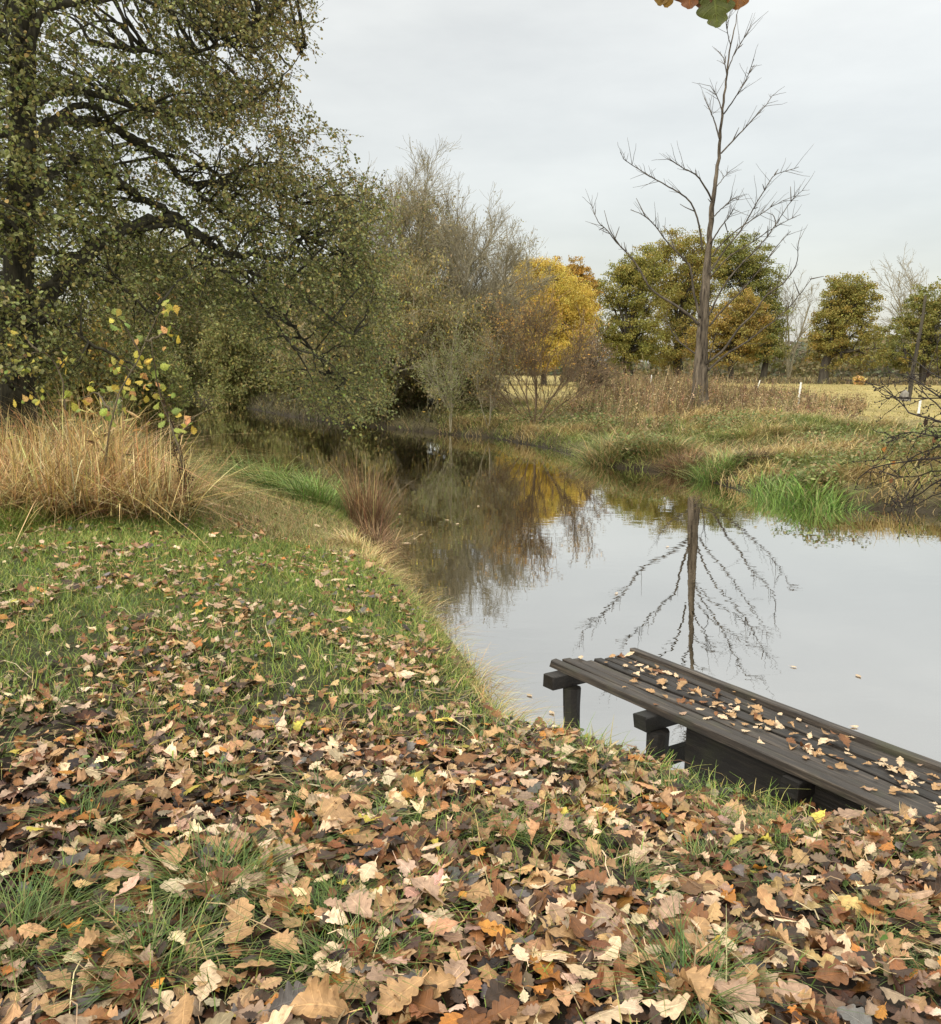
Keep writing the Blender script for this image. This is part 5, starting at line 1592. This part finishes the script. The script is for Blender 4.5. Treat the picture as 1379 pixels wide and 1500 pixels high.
# ------------------------------------------------------------------ bare shrub reaching in from the right
rng = np.random.default_rng(117); random.seed(117)
bz = TZ(np.array([5.4]), np.array([.0]))[0]
sb = np.array([5.4, -.4, bz])
shr = empty('bare_shrub', sb)
tag(shr, 'dark bare branches with a few brown leaves reaching in from the right edge', 'shrub')
SD = 6.3


def sp_(pts, D0, D1):
    return np.array([at(x, y, D0 + (D1 - D0) * i / (len(pts) - 1)) for i, (x, y) in enumerate(pts)])


main = interp_path(np.array([sb, sb + [-.05, .9, .6], [4.9, 2.2, 1.15], [4.5, 3.8, 1.5], [4.15, 5.2, 1.62]]), 24)
main2 = interp_path(np.array([sb, sb + [.1, .7, 1.2], [5.2, 2.4, 2.2], [4.7, 4.2, 2.3], [4.3, 5.2, 2.25]]), 24)
mb = MB(); tubes(mb, main, np.linspace(.06, .022, 24), 8); tubes(mb, main2, np.linspace(.05, .02, 24), 8)
mb.build('stem', M_DARKTWIG, shr, True, origin=sb)
BS = [
    ([(1500, 690), (1440, 665), (1379, 671), (1320, 677), (1280, 685), (1256, 702)], .012, main),
    ([(1500, 660), (1430, 680), (1379, 703), (1350, 722), (1322, 736)], .012, main),
    ([(1500, 640), (1440, 620), (1379, 582), (1340, 556), (1305, 545)], .013, main2),
    ([(1500, 650), (1440, 640), (1379, 618), (1335, 605), (1320, 590), (1292, 566)], .012, main2),
    ([(1500, 610), (1430, 590), (1379, 584), (1330, 584), (1300, 578)], .009, main2),
    ([(1500, 720), (1430, 705), (1379, 690), (1330, 700), (1290, 690)], .008, main),
    ([(1500, 560), (1440, 560), (1379, 556), (1345, 530), (1320, 522)], .008, main2),
    ([(1500, 700), (1430, 650), (1379, 600), (1350, 570), (1338, 548)], .007, main),
    ([(1500, 740), (1430, 720), (1379, 722), (1340, 740), (1310, 742)], .007, main),
    ([(1480, 640), (1430, 660), (1379, 655), (1340, 668), (1318, 690)], .007, main2),
    ([(1480, 610), (1420, 625), (1379, 640), (1330, 632), (1300, 650)], .007, main2),
]
for pts_, r, mn in BS:
    mb = MB()
    Q = sp_(pts_, 5.4, 6.6)
    Q = np.r_[mn[-6:-5], Q]
    kk = 30
    Q = interp_path(Q, kk) + rng.normal(0, .004, (kk, 3))
    tubes(mb, Q, np.linspace(r * 1.6, .0028, kk), 6)
    # twigs with buds
    nb = 30
    idx = rng.integers(9, kk, nb)
    tgv = norm(np.gradient(Q, axis=0))[idx]
    d_ = norm(tgv * .8 + rng.normal(0, .55, (nb, 3)))
    L_ = rng.uniform(.06, .34, nb)
    t = np.linspace(0, 1, 6)
    T = Q[idx][:, None] + d_[:, None] * (L_[:, None] * t)[..., None] + np.cumsum(rng.normal(0, .006, (nb, 6, 3)), axis=1)
    tubes(mb, T, np.broadcast_to(np.linspace(.0034, .0018, 6), (nb, 6)), 4)
    bud = T[:, [2, 4, 5]].reshape(-1, 3)
    P = bud[:, None] + norm(rng.normal(0, .5, (len(bud), 3)) + [0, 0, .5])[:, None] * (np.array([0, .008, .016])[None, :, None])
    tubes(mb, P, np.broadcast_to([.004, .005, .001], (len(bud), 3)), 5)
    mb.build('branch', M_DARKTWIG, shr, True, origin=sb)
for (x, y, s, ki) in [(1298, 655, .05, 5), (1356, 612, .055, 4), (1360, 540, .06, 4), (1312, 674, .04, 5), (1308, 700, .045, 3), (1370, 640, .05, 3), (1316, 640, .04, 4)]:
    p = OAKS_HI[ki]
    c = np.array(LEAF_KINDS[ki][1])
    pos = at(x, y, 6.2)
    o = MB().add((p[0] * s) @ frames(norm(rng.normal(0, .4, (1, 3)) + [-.3, 0, -.8]), norm(rng.normal(0, .3, (1, 3)) + [0, -1, .2]))[0].T + pos - sb, p[1], c, p[2]).build('leaf', M_OAKLEAF, shr, True)

# ------------------------------------------------------------------ oak twig hanging in at the top
rng = np.random.default_rng(118); random.seed(118)
hb = np.array([2.2, -4.2, .7])
twg = empty('oak_tree', hb)
tag(twg, 'overhanging oak whose brown and green leaf tips dangle into the sky at the top', 'tree')
mb = MB()
tr_ = interp_path(np.array([[2.2, -4.2, .4, .42], [2.22, -4.2, 1.2, .34], [2.3, -4.25, 3.5, .3], [2.3, -4.3, 6.5, .24], [2.4, -4.4, 10, .1]]), 24)
tubes(mb, tr_[:, :3], tr_[:, 3], 12)
mb.build('trunk', M_OAKBARK, twg, True, origin=hb)
mb = MB()
lb = interp_path(np.array([[2.3, -4.25, 4.6], [1.9, -2.5, 5.5], [1.4, -.5, 5.9], at(1010, -900, 2.6) + [0, 0, .2], at(1000, -420, 2.9)]), 26)
tubes(mb, lb, np.linspace(.09, .012, 26), 8)
mb.build('limb', M_OAKBARK, twg, True, origin=hb)
tw0 = at(1000, -420, 2.9)
mb = MB()
pth = interp_path(np.array([tw0, at(1010, -260, 2.85), at(1030, -130, 2.8), at(1045, -60, 2.8), at(1052, -45, 2.8)]), 18)
tubes(mb, pth, np.linspace(.012, .004, 18), 6)
for (x, y) in [(985, -35), (1085, -50), (1018, -40), (970, -40)]:
    q = interp_path(np.array([pth[12], at(x, y - 25, 2.8), at(x, y, 2.8)]), 8)
    tubes(mb, q, np.linspace(.005, .002, 8), 5)
mb.build('twig', M_TWIG, twg, True, origin=hb)
HL = [((1042, -48), (1052, 40), .33, (.085, .10, .02)), ((1085, -60), (1080, 14), .36, (.2, .085, .02)), ((1008, -66), (1011, 13), .36, (.17, .065, .02)), ((980, -60), (966, 8), .30, (.2, .12, .025)), ((985, -60), (977, 10), .28, (.24, .14, .03)),
      ((1030, -70), (1030, 12), .3, (.12, .06, .025)), ((1088, -70), (1070, 8), .3, (.24, .12, .025))]
for i, (a0, b0, wd, c) in enumerate(HL):
    p = proto_oak(35, 7, 200 + i, lobes=3.6, curl=.35, width=wd)
    A0, B0 = at(*a0, 2.8), at(*b0, 2.8)
    L = np.linalg.norm(B0 - A0)
    Mx = frames((B0 - A0)[None], norm(rng.normal(0, .25, (1, 3)) + [0, -1, 0]))[0]
    MB().add((p[0] * L) @ Mx.T + A0 - hb, p[1], c, p[2]).build('leaf', M_OAKLEAF, twg, True)
